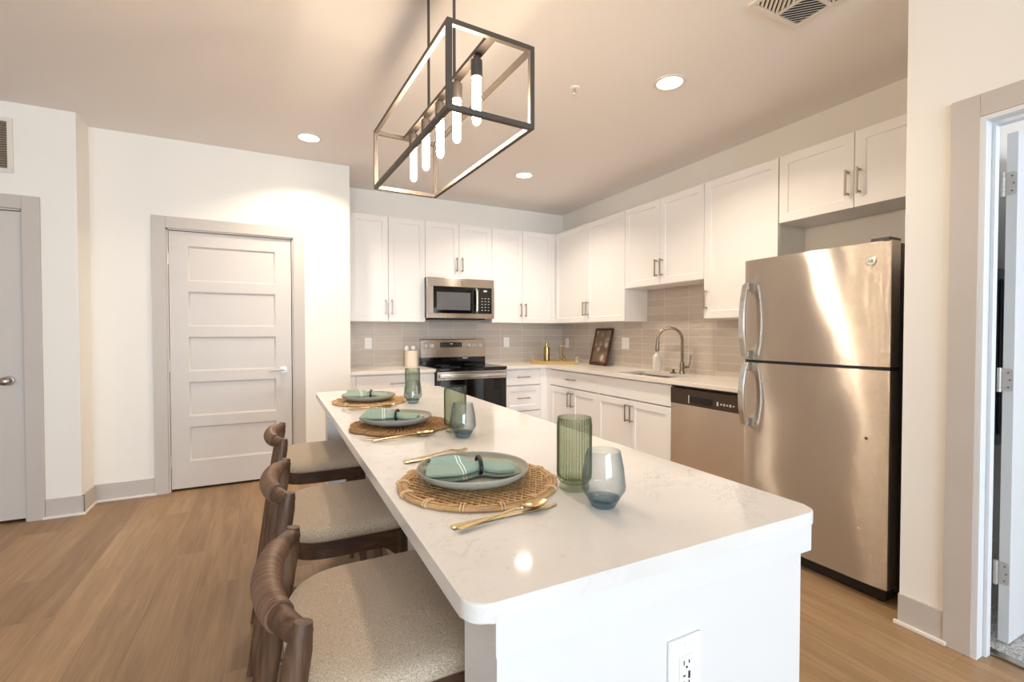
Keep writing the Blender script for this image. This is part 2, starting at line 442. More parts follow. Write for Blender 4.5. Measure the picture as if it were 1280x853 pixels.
# left stretch with the second door, and the jog
LY = -0.924; D2b = -4.925; D2a = D2b - 0.915
w = MB().box(D2b, PX0, LY, LY + .1, 0, H).box(XL, D2a, LY, LY + .1, 0, H).box(D2a, D2b, LY, LY + .1, DZ, H)
w.box(PX0 - .1, PX0, LY + .1, PY + .1, 0, H)
struct('wall_entry', w, M_wall)
# wall behind the camera with three windows
w = MB(); xs = [XL, -6.35, -5.05, -4.65, -3.35, -2.95, -1.65, -0.83]
for i in range(0, 8, 2): w.box(xs[i], xs[i + 1], YF, YF + .1, 0, H)
for i in range(1, 7, 2): w.box(xs[i], xs[i + 1], YF, YF + .1, 0, 0.55).box(xs[i], xs[i + 1], YF, YF + .1, 2.35, H)
struct('wall_front', w, M_wall)
for i, k in enumerate((1, 3, 5)):
    a, b = xs[k], xs[k + 1]; f = MB()
    f.box(a, a + .06, YF - .01, YF + .06, .55, 2.35).box(b - .06, b, YF - .01, YF + .06, .55, 2.35).box(a, b, YF - .01, YF + .06, .55, .61).box(a, b, YF - .01, YF + .06, 2.29, 2.35).box(a, b, YF - .01, YF + .05, 1.43, 1.48)
    struct('window_%d' % (i + 1), f, M_jamb)
# partition on the right with bedroom door opening
XW = -0.948; D3a, D3b = -4.446, -5.37; D3Z = 2.13
w = MB().box(XW, 0.0, -4.32, -4.20, 0, H).box(XW, XW + .085, D3a, -4.32, 0, H).box(XW, XW + .085, YF, D3b, 0, H).box(XW, XW + .085, D3b, D3a, D3Z, H)
struct('wall_partition', w, M_wall)
struct('wall_bedroom', MB().box(0.0, 3.2, -4.32, -4.22, 0, H).box(3.1, 3.2, -7.9, -4.32, 0, H).box(XW + .12, 0.4, -7.9, -7.8, 0, H).box(2.0, 3.1, -7.9, -7.8, 0, H).box(.4, 2.0, -7.9, -7.8, 0, .7).box(.4, 2.0, -7.9, -7.8, 2.3, H), M_bed)
o = MB().box(XW + .12, 3.2, -7.9, -4.32, -0.1, 0.004).build('floor_bedroom', M_carpet); o['kind'] = 'structure'
# baseboards and shoe moulding
def baseboard(name, pts):
    """pts: wall-face polyline in plan with the room on the right-hand side (as walked)"""
    root = sempty(name)
    a = MB(); s = MB()
    for (p, q) in zip(pts, pts[1:]):
        p, q = Vector(p), Vector(q); d = (q - p); L = d.length; ang = math.atan2(d.y, d.x)
        T = Matrix.Translation((p.x, p.y, 0)) @ Matrix.Rotation(ang, 4, 'Z')
        a.box(-.0, L + .0, -.013, 0.0, 0.0, .135, mat=T)
        s.box(-.013, L + .013, -.027, -.013, 0.0, .018, .004, mat=T)
    a.build('board', M_trim, root); s.build('shoe_moulding', M_shoe, root)
baseboard('baseboard_pantry', [(PX0, PY), (-4.268, PY)])
baseboard('baseboard_jog', [(PX0, LY - 0.013), (PX0, PY - 0.013)])
baseboard('baseboard_entry', [(-4.832, LY), (PX0 + .013, LY)])
baseboard('baseboard_pantry_right', [(-3.168, PY), (PX1, PY)])
baseboard('baseboard_right', [(XW, -4.20), (XW, -4.358)])
# door casings
def casing_y(name, x0, x1, y, z1, wdt, mat=M_trim):
    m = MB().box(x0 - wdt, x0, y - .018, y, 0, z1 + wdt, .002).box(x1, x1 + wdt, y - .018, y, 0, z1 + wdt, .002).box(x0, x1, y - .018, y, z1, z1 + wdt, .002)
    m.box(x0, x0 + .012, y, y + .1, 0, z1).box(x1 - .012, x1, y, y + .1, 0, z1).box(x0, x1, y, y + .1, z1 - .012, z1)
    struct(name, m, mat)
casing_y('trim_1', D1a, D1b, PY, DZ, .091)
casing_y('trim_2', D2a, D2b, LY, DZ, .091)
m = MB().box(XW - .018, XW, D3a, D3a + .088, 0, D3Z + .088, .002).box(XW - .018, XW, D3b - .088, D3b, 0, D3Z + .088, .002).box(XW - .018, XW, D3b, D3a, D3Z, D3Z + .088, .002)
struct('trim_3', m, M_trim)
m = MB()
for (a, b) in ((D3a - .018, D3a), (D3b, D3b + .018)): m.box(XW - .016, XW + .09, a, b, 0, D3Z - .019)
m.box(XW - .016, XW + .09, D3b, D3a, D3Z - .019, D3Z - .001)
m.box(XW + .036, XW + .072, D3a - .030, D3a - .018, 0, D3Z - .032, .002).box(XW + .036, XW + .072, D3b + .018, D3b + .030, 0, D3Z - .032, .002)
m.box(XW + .036, XW + .072, D3b + .018, D3a - .018, D3Z - .032, D3Z - .019)
struct('trim_4', m, M_jamb)
struct('trim_5', MB().box(XW + .075, XW + .12, D3b, D3a, 0.0, .010, .003), M_nickel)

# panelled doors
def panel_door(name, x0, x1, y, z0, z1, n, mat, knob=None, hinges=None):
    root = sempty(name, (x0, y, z0)); w, h = x1 - x0, z1 - z0
    st, rl, lo_, hi_ = .125, .085, .215, .115; m = MB(); ph = (h - lo_ - hi_ - (n - 1) * rl) / n
    z = lo_
    m.box(0, w, .012, .04, 0, h)
    m.box(0, st, 0, .012, 0, h).box(w - st, w, 0, .012, 0, h)
    m.box(st, w - st, 0, .012, 0, lo_).box(st, w - st, 0, .012, h - hi_, h)
    b = m.bm
    for i in range(n):
        z1_ = z + ph
        if i < n - 1: m.box(st, w - st, 0, .012, z1_, z1_ + rl)
        # sloped sticking round the sunk panel
        def rg(e, y): return [b.verts.new(c) for c in ((st + e, y, z + e), (w - st - e, y, z + e), (w - st - e, y, z1_ - e), (st + e, y, z1_ - e))]
        R = [rg(0, 0.0), rg(.003, .004), rg(.009, .006), rg(.013, .0105), rg(.016, .0105)]
        for A, B in zip(R, R[1:]):
            for k in range(4): b.faces.new((A[k], A[(k + 1) % 4], B[(k + 1) % 4], B[k]))
        b.faces.new(R[-1])
        z = z1_ + rl
    m.build('door_leaf', mat, root)
    if hinges is not None:
        for hz in hinges:
            k = MB().cyl((-.006, -.008, hz - .045), (-.006, -.008, hz + .045), .007, seg=10); k.box(-.012, .002, -.008, .004, hz - .045, hz + .045)
            k.build('hinge', M_hinge, root)
    return root
d1 = panel_door('door_1', D1a + .015, D1b - .018, PY + .012, .02, DZ - .016, 5, M_door, hinges=(.22, 1.0, 1.86))
hx, hz = D1b - D1a - .028 - .07, .945
k = MB().cyl((hx, -.001, hz), (hx, -.012, hz), .03, seg=24).cyl((hx, -.01, hz), (hx, -.05, hz), .010).tube([(hx + .008, -.05, hz), (hx - .02, -.052, hz), (hx - .07, -.05, hz - .004), (hx - .115, -.046, hz - .010)], [.010, .011, .008, .006], 10)
k.build('lever_handle', M_hinge, d1)
MB().box(D1b - D1a - .030, D1b - D1a - .0282, -.002, .02, hz - .03, hz + .03).build('strike_plate', M_dark, d1)
d2 = panel_door('door_2', D2a + .014, D2b - .014, LY + .012, .02, DZ - .016, 5, M_door)
hx = D2b - D2a - .028 - .075
kb = MB().lathe([(0.032, 0), (.030, .008), (.012, .011), (.011, .035), (.022, .040), (.028, .050), (.027, .062), (.016, .068), (0, .069)], 28)
kb.xf(Matrix.Translation((hx, 0, .945)) @ Matrix.Rotation(PI / 2, 4, 'X')); kb.build('door_knob', M_nickel, d2)
# bedroom door, swung open against the far jamb
d3 = sempty('door_3', (-.745, -4.490, .012))
MB().box(0, .90, 0, .034, 0, 2.09, .002).build('door_leaf', M_jamb, d3)
for hz in (.285, 1.085, 1.885):
    k = MB()
    for i in range(5): k.cyl((-.008, .041, hz - .05 + i * .02), (-.008, .041, hz - .031 + i * .02), .0075, seg=12)
    poly = [(.036, -.047), (.012, -.047), (.005, -.044), (.002, -.037), (.002, .037), (.005, .044), (.012, .047), (.036, .047)]
    T = Matrix.Translation((0, 0, hz)) @ Matrix.Rotation(PI / 2, 4, 'Z') @ Matrix.Rotation(PI / 2, 4, 'X')
    k.prism(poly, -.001, .0035, mat=T)
    hg = k.build('hinge', M_hinge, d3)
    k = MB()
    for dz, dy in ((.030, .016), (0, .011), (-.030, .016)): k.sphere((-.0035, dy, hz + dz), .0034, .3, 1, 1, 8, 6)
    k.build('screws', M_panelgrey, hg)
p = thing('panel_box', 'dark grey metal panel box on wall behind the open door at right edge', 'panel box', (-.55, -4.321, .78))
MB().box(0, .42, -.05, 0, 0, .80, .006).build('box_body', M_panelgrey, p)
q = MB().box(.03, .39, -.062, -.05, .05, .75, .004); q.box(.06, .36, -.066, -.062, .36, .70).build('box_door', M_dark, p)
MB().box(.18, .24, -.072, -.062, .28, .30, .002).build('latch', M_mark, p)

# ------------------------------------------------------------------ kitchen cabinets
def shaker(w, h, t=.02, st=.058, dep=.008):
    """door front facing -y, from (0,-t,0) to (w,0,h)"""
    m = MB(); b = m.bm; e = .0015
    def ring(i, y): return [b.verts.new(c) for c in ((i, y, i), (w - i, y, i), (w - i, y, h - i), (i, y, h - i))]
    R = [ring(0, 0), ring(0, -t + e), ring(e, -t), ring(st, -t), ring(st + .005, -t + dep)]
    for A, B in zip(R, R[1:]):
        for k in range(4): b.faces.new((A[k], A[(k + 1) % 4], B[(k + 1) % 4], B[k]))
    b.faces.new(R[-1]); b.faces.new(R[0][::-1]); return m
def slab(w, h, t=.02): return MB().box(0, w, -t, 0, 0, h, .0018)
def pull(parent, x, z, L=.155, vert=True, y=-.02):
    m = MB(); s = .005; d = .03
    if vert:
        m.box(x - s, x + s, y - d - s * 2, y - d, z, z + L, .001)
        for zz in (z + .012, z + L - .012): m.box(x - s, x + s, y - d, y, zz - s, zz + s)
    else:
        m.box(x - L / 2, x + L / 2, y - d - s * 2, y - d, z - s, z + s, .001)
        for xx in (x - L / 2 + .012, x + L / 2 - .012): m.box(xx - s, xx + s, y - d, y, z - s, z + s)
    return m.build('handle', M_nickel, parent)
def front(root, kind, x0, x1, z0, z1, handle=None, g=.0018):
    m = shaker(x1 - x0 - 2 * g, z1 - z0 - 2 * g) if kind == 'shaker' else slab(x1 - x0 - 2 * g, z1 - z0 - 2 * g)
    nm = handle[0] if handle else 'panel'
    o = m.build(nm, M_cab, root, (x0 + g, 0, z0 + g))
    if handle and len(handle) > 1:
        _, hx, hz, vert = handle; pull(o, hx - x0 - g, hz - z0 - g, vert=vert)
    return o
def cabinet(label, w, d, z0, z1, loc, rz, fronts, group, toe=False, stile=0.0):
    c = thing('base_cabinet' if toe else 'wall_cabinet', label, 'cabinet', loc, rz, group)
    m = MB(); t = .018; zb = z0 + (.10 if toe else 0)
    m.box(0, t, .001, d, zb, z1).box(w - t, w, .001, d, zb, z1).box(t, w - t, .001, d, zb, zb + t).box(t, w - t, .001, d, z1 - t, z1).box(t, w - t, d - .008, d, zb + t, z1 - t)
    m.box(t, w - t, .02, .03, zb + t, z1 - t)
    m.build('carcass', M_cab, c)
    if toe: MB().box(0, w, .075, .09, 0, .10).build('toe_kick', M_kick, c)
    for f in fronts: front(c, *f)
    return c
UB, UT, UD = 1.402, 2.496, .288     # uppers: bottom, top, carcass depth; door face stands .02 in front
YB = -.288                          # carcass front of the back-wall uppers
XR = -.288                          # carcass front of the right-wall uppers
G1 = 'white shaker wall cabinets'
def upper_back(label, x0, x1, split, zb, stile=0):
    w = x1 - x0; s = split - x0; h0 = .075
    cabinet(label, w, UD, 0, UT - zb, (x0, YB, zb), 0, [('shaker', 0, s, 0, UT - zb, ('door', s - .032, h0, True)), ('shaker', s, w - stile, 0, UT - zb, ('door', s + .032, h0, True))], G1)
upper_back('tall white two-door wall cabinet left of the microwave', -2.74, -1.954, -2.347, UB)
upper_back('short white two-door wall cabinet directly above the microwave', -1.954, -1.166, -1.567, 1.888)
upper_back('tall white two-door wall cabinet right of the microwave', -1.166, -.355, -.764, UB)
tag(MB().box(-.355, -.308, YB - .02, -.002, UB, UT, .001).build('corner_filler', M_cab), 'narrow white filler strip in the inner corner of the wall cabinets', 'filler')
def upper_right(label, y0, y1, split, zb, hand=(.075, .075), single=False, stile=0.0):
    w = y0 - y1; 
    if single: fr = [('shaker', 0, w, 0, UT - zb, ('door', .032, .075, True))]
    else:
        s = y0 - split; fr = [('shaker', stile, s, 0, UT - zb, ('door', s - .032, .075, True)), ('shaker', s, w, 0, UT - zb, ('door', s + .032, .075, True))]
    return cabinet(label, w, UD, 0, UT - zb, (XR, y0, zb), -PI / 2, fr, G1)
upper_right('tall white two-door wall cabinet on the right wall beside the corner', -.31, -1.598, -.965, UB, stile=.0)
upper_right('short white two-door wall cabinet over the sink', -1.600, -2.560, -2.074, 1.722)
upper_right('tall white single-door wall cabinet between sink and fridge', -2.562, -3.188, None, UB, single=True)
upper_right('short wide white wall cabinet above the fridge', -3.192, -4.196, -3.663, 2.04)

G2 = 'white base cabinets'
YBF, XRF = -.60, -.60
BT = .884
cabinet('white base cabinet left of the range with one long drawer', .775, .598, 0, BT, (-2.725, YBF, 0), 0,
        [('slab', .0, .775, .70, .872, ('drawer', .40, .79, False)), ('shaker', 0, .387, .11, .692, ('door', .355, .50, True)), ('shaker', .387, .775, .11, .692, ('door', .419, .50, True))], G2, toe=True)
cabinet('white three-drawer base cabinet between range and corner', .445, .598, 0, BT, (-1.148, YBF, 0), 0,
        [('slab', 0, .445, .70, .872, ('drawer', .2225, .79, False)), ('shaker', 0, .445, .41, .692, ('drawer', .2225, .555, False)), ('shaker', 0, .445, .11, .402, ('drawer', .2225, .255, False))], G2, toe=True)
tag(MB().box(-.703, -.60, -.62, -.60, .10, BT).box(-.62, -.60, -.70, -.60, .10, BT).build('corner_filler', M_cab), 'white filler posts in the inner corner of the base cabinets', 'filler')
P0, P1, P2, P3 = -.70, -1.566, -2.528, -3.20
cabinet('white base cabinet near the corner with one drawer over two doors', P0 - P1, .598, 0, BT, (XRF, P0, 0), -PI / 2,
        [('slab', 0, P0 - P1, .70, .872, ('drawer', .433, .79, False)), ('shaker', 0, .433, .11, .692, ('door', .40, .50, True)), ('shaker', .433, .866, .11, .692, ('door', .466, .50, True))], G2, toe=True)
sb = thing('base_cabinet', 'white sink base cabinet with plain top panel over two doors', 'cabinet', (XRF, P1 - .001, 0), -PI / 2, G2)
ws = P1 - P2 - .002
m = MB().box(0, .018, .001, .598, .10, BT).box(ws - .018, ws, .001, .598, .10, BT).box(.018, ws - .018, .001, .598, .10, .118).box(.018, ws - .018, .02, .03, .118, .70).box(.018, ws - .018, .0, .018, .70, BT)
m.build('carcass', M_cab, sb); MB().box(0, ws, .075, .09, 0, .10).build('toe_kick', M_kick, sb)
front(sb, 'slab', 0, ws, .70, .872, ('false_drawer_front',))
front(sb, 'shaker', 0, ws / 2, .11, .692, ('door', ws / 2 - .032, .50, True)); front(sb, 'shaker', ws / 2, ws, .11, .692, ('door', ws / 2 + .032, .50, True))

tag(MB().box(-.60, -.002, -3.30, -3.205, 0, BT, .001).box(-.62, -.60, -3.30, -3.205, 0, BT, .001).build('end_panel', M_cab), 'white end panel between dishwasher and fridge', 'panel')
tag(MB().box(-2.778, -2.728, -.62, -.60, .10, BT).build('filler_strip', M_cab), 'white filler strip at the left end of the back base cabinets', 'filler')
# worktops
CZ0, CZ1 = .884, .914
tag(MB().box(-2.778, -1.948, -.65, -.001, CZ0, CZ1, .003).build('countertop', M_quartz2), 'pale quartz worktop left of the range', 'countertop')
SX0, SX1, SY0, SY1 = -.53, -.16, -1.72, -2.38        # sink cut-out
m = MB().box(-1.152, -.65, -.65, -.001, CZ0, CZ1, .003)
m.box(-.65, -.001, SY0, -.001, CZ0, CZ1, .003).box(-.65, -.001, -3.30, SY1, CZ0, CZ1, .003).box(-.65, SX0, SY1, SY0, CZ0, CZ1).box(SX1, -.001, SY1, SY0, CZ0, CZ1)
tag(m.build('countertop', M_quartz2), 'pale quartz worktop running round the corner past the sink', 'countertop')
s = thing('kitchen_sink', 'undermounted stainless steel sink set in the right worktop', 'sink', ((SX0 + SX1) / 2, (SY0 + SY1) / 2, .884))
hx_, hy_ = (SX1 - SX0) / 2, (SY0 - SY1) / 2
m = MB(); pr = [(1.04, 0), (1.0, 0), (.995, -.02), (.97, -.19), (.90, -.205), (0.12, -.21)]
def sinkring(k, z):
    out = []
    for i in range(32):
        a = 2 * PI * (i + .5) / 32; c, sn = math.cos(a), math.sin(a); e = .28
        out.append((math.copysign(abs(c) ** e, c) * hx_ * k, math.copysign(abs(sn) ** e, sn) * hy_ * k, z))
    return out
RR = [sinkring(k, z) for k, z in pr]; m.grid(lambda i, j: RR[i][j], len(RR), 32, closev=True)
m.build('basin', M_steel2, s)
MB().lathe([(.06, -.21), (.05, -.208), (.04, -.212), (0, -.213)], 24).build('drain', M_chrome, s)
# backsplash
tag(MB().box(-2.78, -.012, -.010, -.0005, CZ1, UB + .006).box(-1.96, -1.16, -.010, -.0005, UB + .006, 1.440).build('tile_backsplash', M_tile), 'glossy grey taupe tile backsplash on the back wall behind the range', 'backsplash')
o = MB().box(0.012, 3.30, -.010, -.0005, CZ1, UB + .006).box(1.60, 2.560, -.010, -.0005, UB + .006, 1.720).build('tile_backsplash', M_tile, None, (0, 0, 0), -PI / 2)
tag(o, 'taupe tile backsplash on the right wall behind the sink', 'backsplash')

# ------------------------------------------------------------------ range
RX0, RX1 = -1.944, -1.156; rw = RX1 - RX0
r = thing('kitchen_range', 'stainless steel electric range with black glass top under the microwave', 'range', (RX0, -.645, 0))
MB().box(0, rw, 0.0, .62, .09, .895).build('body', M_fridgeside, r)
MB().box(.02, rw - .02, .05, .6, 0, .09).build('plinth', M_dark, r)
MB().box(-.002, rw + .002, -.035, .56, .893, .922, .005).build('cooktop', M_blackglass, r)
for (bx, by, br_) in ((.2, .12, .10), (.58, .12, .085), (.2, .40, .075), (.58, .40, .10)):
    k = MB(); k.lathe([(br_, 0), (br_, .0006), (br_ - .004, .0006), (br_ - .004, 0)], 48, (bx, by, .9222)); k.build('burner_ring', M_panelgrey, r)
d = MB().box(.004, rw - .004, -.03, 0, .30, .885, .004).build('oven_door', M_blackglass, r)
MB().box(.004, rw - .004, -.033, -.028, .80, .885, .002).build('door_rail', M_steel2, d)
MB().box(.15, rw - .15, -.032, -.0295, .40, .76).build('door_window', M_blackglass, d)
k = MB().box(.02, rw - .02, -.085, -.062, .822, .862, .008, 3)
for xx in (.05, rw - .05): k.box(xx - .012, xx + .012, -.065, -.03, .83, .855)
k.build('door_handle', M_chrome, d)
MB().box(.004, rw - .004, -.03, 0, .10, .29, .004).build('storage_drawer', M_steel2, r)
# back guard
MB().box(0, rw, .555, .632, .915, 1.01, .004).build('backguard_base', M_blackglass, r)
bg = MB(); b = bg.bm
prof = [(.545, 1.005), (.568, 1.205), (.575, 1.212), (.632, 1.212), (.632, 1.005)]
A = [b.verts.new((0, y, z)) for y, z in prof]; B_ = [b.verts.new((rw, y, z)) for y, z in prof]
b.faces.new(A); b.faces.new(B_[::-1])
for i in range(5): b.faces.new((A[i], A[(i + 1) % 5], B_[(i + 1) % 5], B_[i]))
bg.build('control_panel', M_steel2, r)
tilt = math.atan2(.023, .2)
def onpanel(x, z): return Matrix.Translation((x, .545 + (z - 1.005) * .115, z)) @ Matrix.Rotation(PI / 2 - tilt, 4, 'X')
for kx in (.058, .132, .575, .648, .722):
    k = MB().lathe([(.029, 0), (.029, .004), (.024, .006), (.022, .024), (.017, .028), (0, .028)], 24); k.box(-.004, .004, -.02, .02, .026, .034, .001)
    k.xf(onpanel(kx, 1.135)); k.build('knob', M_hinge, r)
k = MB().box(-.13, .13, -.028, .028, 0, .003); k.xf(onpanel(.36, 1.145)); dp = k.build('display', M_blackglass, r)
k = MB()
for i in range(9):
    for jz in (-.016, .008):
        if not (jz > 0 and 3 < i < 6): k.box(-.115 + i * .027, -.106 + i * .027, jz - .0025, jz + .0025, .003, .0036)
k.box(-.014, -.004, .004, .018, .003, .0036).box(-.001, .009, .004, .018, .003, .0036).box(.012, .022, .004, .018, .003, .0036)
k.xf(onpanel(.36, 1.145)); k.build('display_marks', M_mark, dp)
MB().box(.50, .56, .5535, .5555, .985, .996).build('brand_plate', M_mark, r)

# ------------------------------------------------------------------ microwave
mw = thing('microwave', 'stainless over-the-range microwave mounted above the range', 'microwave', (-1.963, -.38, 1.445))
w, h = .796, .438
MB().box(0, w, .03, .375, .004, h - .002, .003).build('case', M_dark, mw)
MB().box(.004, w - .004, 0, .03, h - .095, h, .004).box(.004, w - .004, 0, .03, .0, .055, .004).box(.004, .075, 0, .03, .055, h - .095).box(w - .035, w - .004, 0, .03, .055, h - .095).build('face_frame', M_steel2, mw)
dr = MB().box(.075, .592, -.003, .028, .055, h - .095, .002).build('door', M_blackglass, mw)
MB().box(.112, .50, -.0045, -.002, .09, h - .155).build('window', M_greyglass, dr)
k = MB().tube([(.565, -.012, .07), (.565, -.04, .085), (.565, -.044, .2), (.565, -.04, .31), (.565, -.012, .328)], [.015] * 5, 12); k.build('door_handle', M_chrome, dr)
kp = MB().box(.594, w - .035, -.003, .028, .055, h - .095, .002).build('keypad', M_blackglass, mw)
MB().box(.66, .70, -.0042, -.002, .30, .318).build('display', M_mark, kp)
for i in range(3):
    for j in range(5): MB().box(.632 + i * .04, .650 + i * .04, -.0038, -.002, .09 + j * .033, .096 + j * .033).build('key', M_mark, kp)
MB().box(.09, .70, .05, .33, -.014, .004).build('vent_grille', M_dark, mw)
MB().lathe([(.014, 0), (.014, .002), (0, .002)], 20).xf(Matrix.Translation((w / 2, 0, h - .045)) @ Matrix.Rotation(PI / 2, 4, 'X')).build('badge', M_chrome, mw)

# ------------------------------------------------------------------ dishwasher
dw = thing('dishwasher', 'stainless dishwasher with dark control strip between sink cabinet and fridge', 'dishwasher', (XRF, P2 - .004, 0), -PI / 2)
w = P2 - P3 - .008
MB().box(.005, w - .005, .02, .59, .10, .868).build('tub', M_dark, dw)
MB().box(.0, w, -.03, .02, .115, .742, .004).build('door', M_steel2, dw)
cp = MB().box(0, w, -.035, .02, .742, .862, .006).build('control_panel', M_dwpanel, dw)
MB().box(.19, .40, -.037, -.034, .762, .812, .001).build('pocket_handle', M_slot, dw)
MB().box(.183, .190, -.039, -.034, .758, .818).build('handle_edge', M_mark, cp)
for i, (a, hh) in enumerate(((.435, .03), (.465, .012), (.49, .016), (.515, .01), (.54, .018), (.565, .008))): MB().box(a, a + .013, -.0365, -.034, .786 - hh / 2, .786 + hh / 2).build('button', M_mark, cp)
MB().box(0, w, -.02, .02, .868, .878).build('top_seal', M_dark, dw)
MB().box(0, w, .05, .07, 0, .11).build('toe_kick', M_dark, dw)

# ------------------------------------------------------------------ fridge
FY0, FY1, FX = -3.352, -4.118, -.87
fr = thing('refrigerator', 'large stainless steel top-freezer refrigerator in its alcove', 'refrigerator', (FX, FY0, 0), -PI / 2)
w = FY0 - FY1
MB().box(.004, w - .004, .085, .80, .05, 1.715, .006).build('cabinet', M_fridgeside, fr)
def fdoor(z0, z1, name):
    m = MB(); NX = 17
    prof = []
    for i in range(NX):
        u = i / (NX - 1); x = u * w
        prof.append((x, .0 - .007 * (1 - (2 * u - 1) ** 2)))
    pts = [(0, .075), (0, .014), (.004, .004)] + [(x, y) for x, y in prof if .010 < x < w - .010] + [(w - .004, .004), (w, .014), (w, .075)]
    m.prism(pts, z0, z1, .004, 2)
    return m.build(name, M_steel, fr)
fz = fdoor(1.128, 1.722, 'freezer_door'); fd = fdoor(.075, 1.112, 'fridge_door')
MB().box(.006, w - .006, .01, .085, 1.112, 1.128).build('door_gasket', M_dark, fr)
MB().box(.006, w - .006, .07, .085, .06, 1.72).build('gasket', M_dark, fr)
def fhandle(za, zb, tip):
    # flat bowed bar, standing off at the tip end
    m = MB(); n = 12; pts = []; x = .045
    def prof_(i):
        u = i / (n - 1); z = za + (zb - za) * u; d = .018 + .048 * math.sin(PI * (.12 + .80 * u)) ** .8
        return z, d
    def f(i, j):
        z, d = prof_(i); hw = .019; th = .010
        c = [(-hw, -.002), (-hw + .004, -th), (hw - .004, -th), (hw, -.002), (hw - .003, th * .6), (-hw + .003, th * .6)][j]
        return (x + c[0], -.012 - d + c[1], z)
    V = m.grid(f, n, 6, closev=True); m.bm.faces.new([V[0][j] for j in range(6)]); m.bm.faces.new([V[-1][j] for j in range(6)])
    for z in (za + .012, zb - .012): m.box(x - .017, x + .017, -.045, .002, z - .022, z + .022, .005)
    return m
fhandle(1.150, 1.575, 1).build('door_handle', M_chrome, fz); fhandle(.745, 1.10, 0).build('door_handle', M_chrome, fd)
k = MB().lathe([(.022, 0), (.022, .003), (.018, .0035), (.0175, .002), (0, .002)], 32); k.xf(Matrix.Translation((w - .085, -.004, 1.632)) @ Matrix.Rotation(PI / 2, 4, 'X')); bd = k.build('badge', M_chrome, fz)
text_mesh('GE', .020, 'badge_letters', M_panelgrey, bd, (w - .085, -.0066, 1.632), (PI / 2, 0, 0))
MB().lathe([(.007, 0), (.006, .002), (0, .002)], 16).xf(Matrix.Translation((w - .095, -.0045, .78)) @ Matrix.Rotation(PI / 2, 4, 'X')).build('screw_cap', M_dark, fd)
MB().box(w - .09, w - .01, -.0, .10, 1.716, 1.738, .004).build('hinge_cover', M_dark, fr)
MB().box(.02, w - .02, .03, .1, .012, .06).build('kick_grille', M_dark, fr)
k = MB()
for xx in (.05, w - .05):
    for yy in (.06, .7): k.cyl((xx, yy, 0), (xx, yy, .055), .018, seg=14)
k.build('levelling_feet', M_dark, fr)

# ------------------------------------------------------------------ island
IX0, IX1, IY0, IY1 = -3.188, -2.384, -2.073, -4.678
isl = thing('kitchen_island', 'long white kitchen island base with end panels in the foreground', 'kitchen island', (0, 0, 0))
EX0, EX1 = -3.133, -2.405
MB().box(EX0, EX1, -4.650, -4.518, 0, .884, .001).build('end_panel', M_isl, isl)
MB().box(EX0, EX1, -2.233, -2.101, 0, .884, .001).build('end_panel', M_isl, isl)
m = MB().box(-2.82, EX1, -4.518, -2.233, .10, .884)
m.build('cabinet_body', M_isl, isl)
m = MB().box(EX0 - .008, EX1 + .014, -4.664, -4.650, .822, .884, .001); m.build('apron_band', M_isl, isl)
MB().box(-2.835, -2.82, -4.518, -2.233, 0.0, .135).build('base_board', M_trim, isl)
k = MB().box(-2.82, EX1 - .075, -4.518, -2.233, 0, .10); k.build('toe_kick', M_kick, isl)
# cabinet doors on the working side
for i in range(4):
    y0 = -2.24 - i * .569; f = shaker(.563, .74); o = f.build('door', M_cab, isl, (EX1 - 0.0, y0 - .563, .12), PI / 2); pull(o, .05 if i % 2 else .51, .55)
# rounded worktop
poly = []
R_ = .035
for cx, cy, a0 in ((IX1 - R_, IY0 - R_, 0), (IX0 + R_, IY0 - R_, PI / 2), (IX0 + R_, IY1 + R_, PI), (IX1 - R_, IY1 + R_, 1.5 * PI)):
    for k in range(9): a = a0 + k * PI / 16; poly.append((cx + R_ * math.cos(a), cy + R_ * math.sin(a)))
tag(MB().prism(poly, CZ0, CZ1, .004, 3).build('countertop', M_quartz), 'white quartz island worktop with faint grey veins and rounded corners', 'countertop')

# ------------------------------------------------------------------ outlets and switches
def outlet(label, loc, rz, kind='duplex', w=.075, h=.12, cat='outlet', name='wall_outlet', group=None):
    o = thing(name, label, cat, loc, rz, group)      # faces local -y, plate centred at loc
    MB().box(-w / 2, w / 2, -.006, 0, -h / 2, h / 2, .0025).build('cover_plate', M_plastic, o)
    n = 1 if w < .1 else 2
    for i in range(n):
        x = 0 if n == 1 else (-.023 + i * .046)
        rp = MB().box(x - .0175, x + .0175, -.0085, -.005, -.035, .035, .001).build('switch_paddle' if kind == 'switch' else 'receptacle', M_plastic, o)
        if kind != 'switch':
            k = MB()
            for zz in (-.018, .020): k.box(x - .008, x - .006, -.0092, -.008, zz - .001, zz + .007).box(x + .005, x + .007, -.0092, -.008, zz, zz + .006).cyl((x, -.0080, zz - .006), (x, -.0092, zz - .006), .0022, seg=8)
            if kind == 'usb': k.box(x + .004, x + .0085, -.0092, -.008, -.008, .005).box(x - .009, x - .003, -.0092, -.008, -.002, 0)
            k.build('slots', M_slot, rp)
    MB().cyl((0, -.006, h / 2 - .012), (0, -.0068, h / 2 - .012), .003, seg=10).cyl((0, -.006, -h / 2 + .012), (0, -.0068, -h / 2 + .012), .003, seg=10).build('screw', M_plastic, o)
    return o
outlet('white outlet on the tiles left of the range', (-2.503, -.010, 1.172), 0)
outlet('white outlet on the tiles right of the range', (-.834, -.010, 1.167), 0)
outlet('white outlet on the tiles between corner and framed picture', (-.010, -.13, 1.152), -PI / 2)
outlet('double white light switch on the tiles right of the framed picture', (-.010, -1.268, 1.172), -PI / 2, 'switch', .118, .125, 'light switch', 'light_switch')
outlet('white outlet with charging ports on the island end panel', (-2.755, -4.650, .668), 0, 'usb', .082, .135)

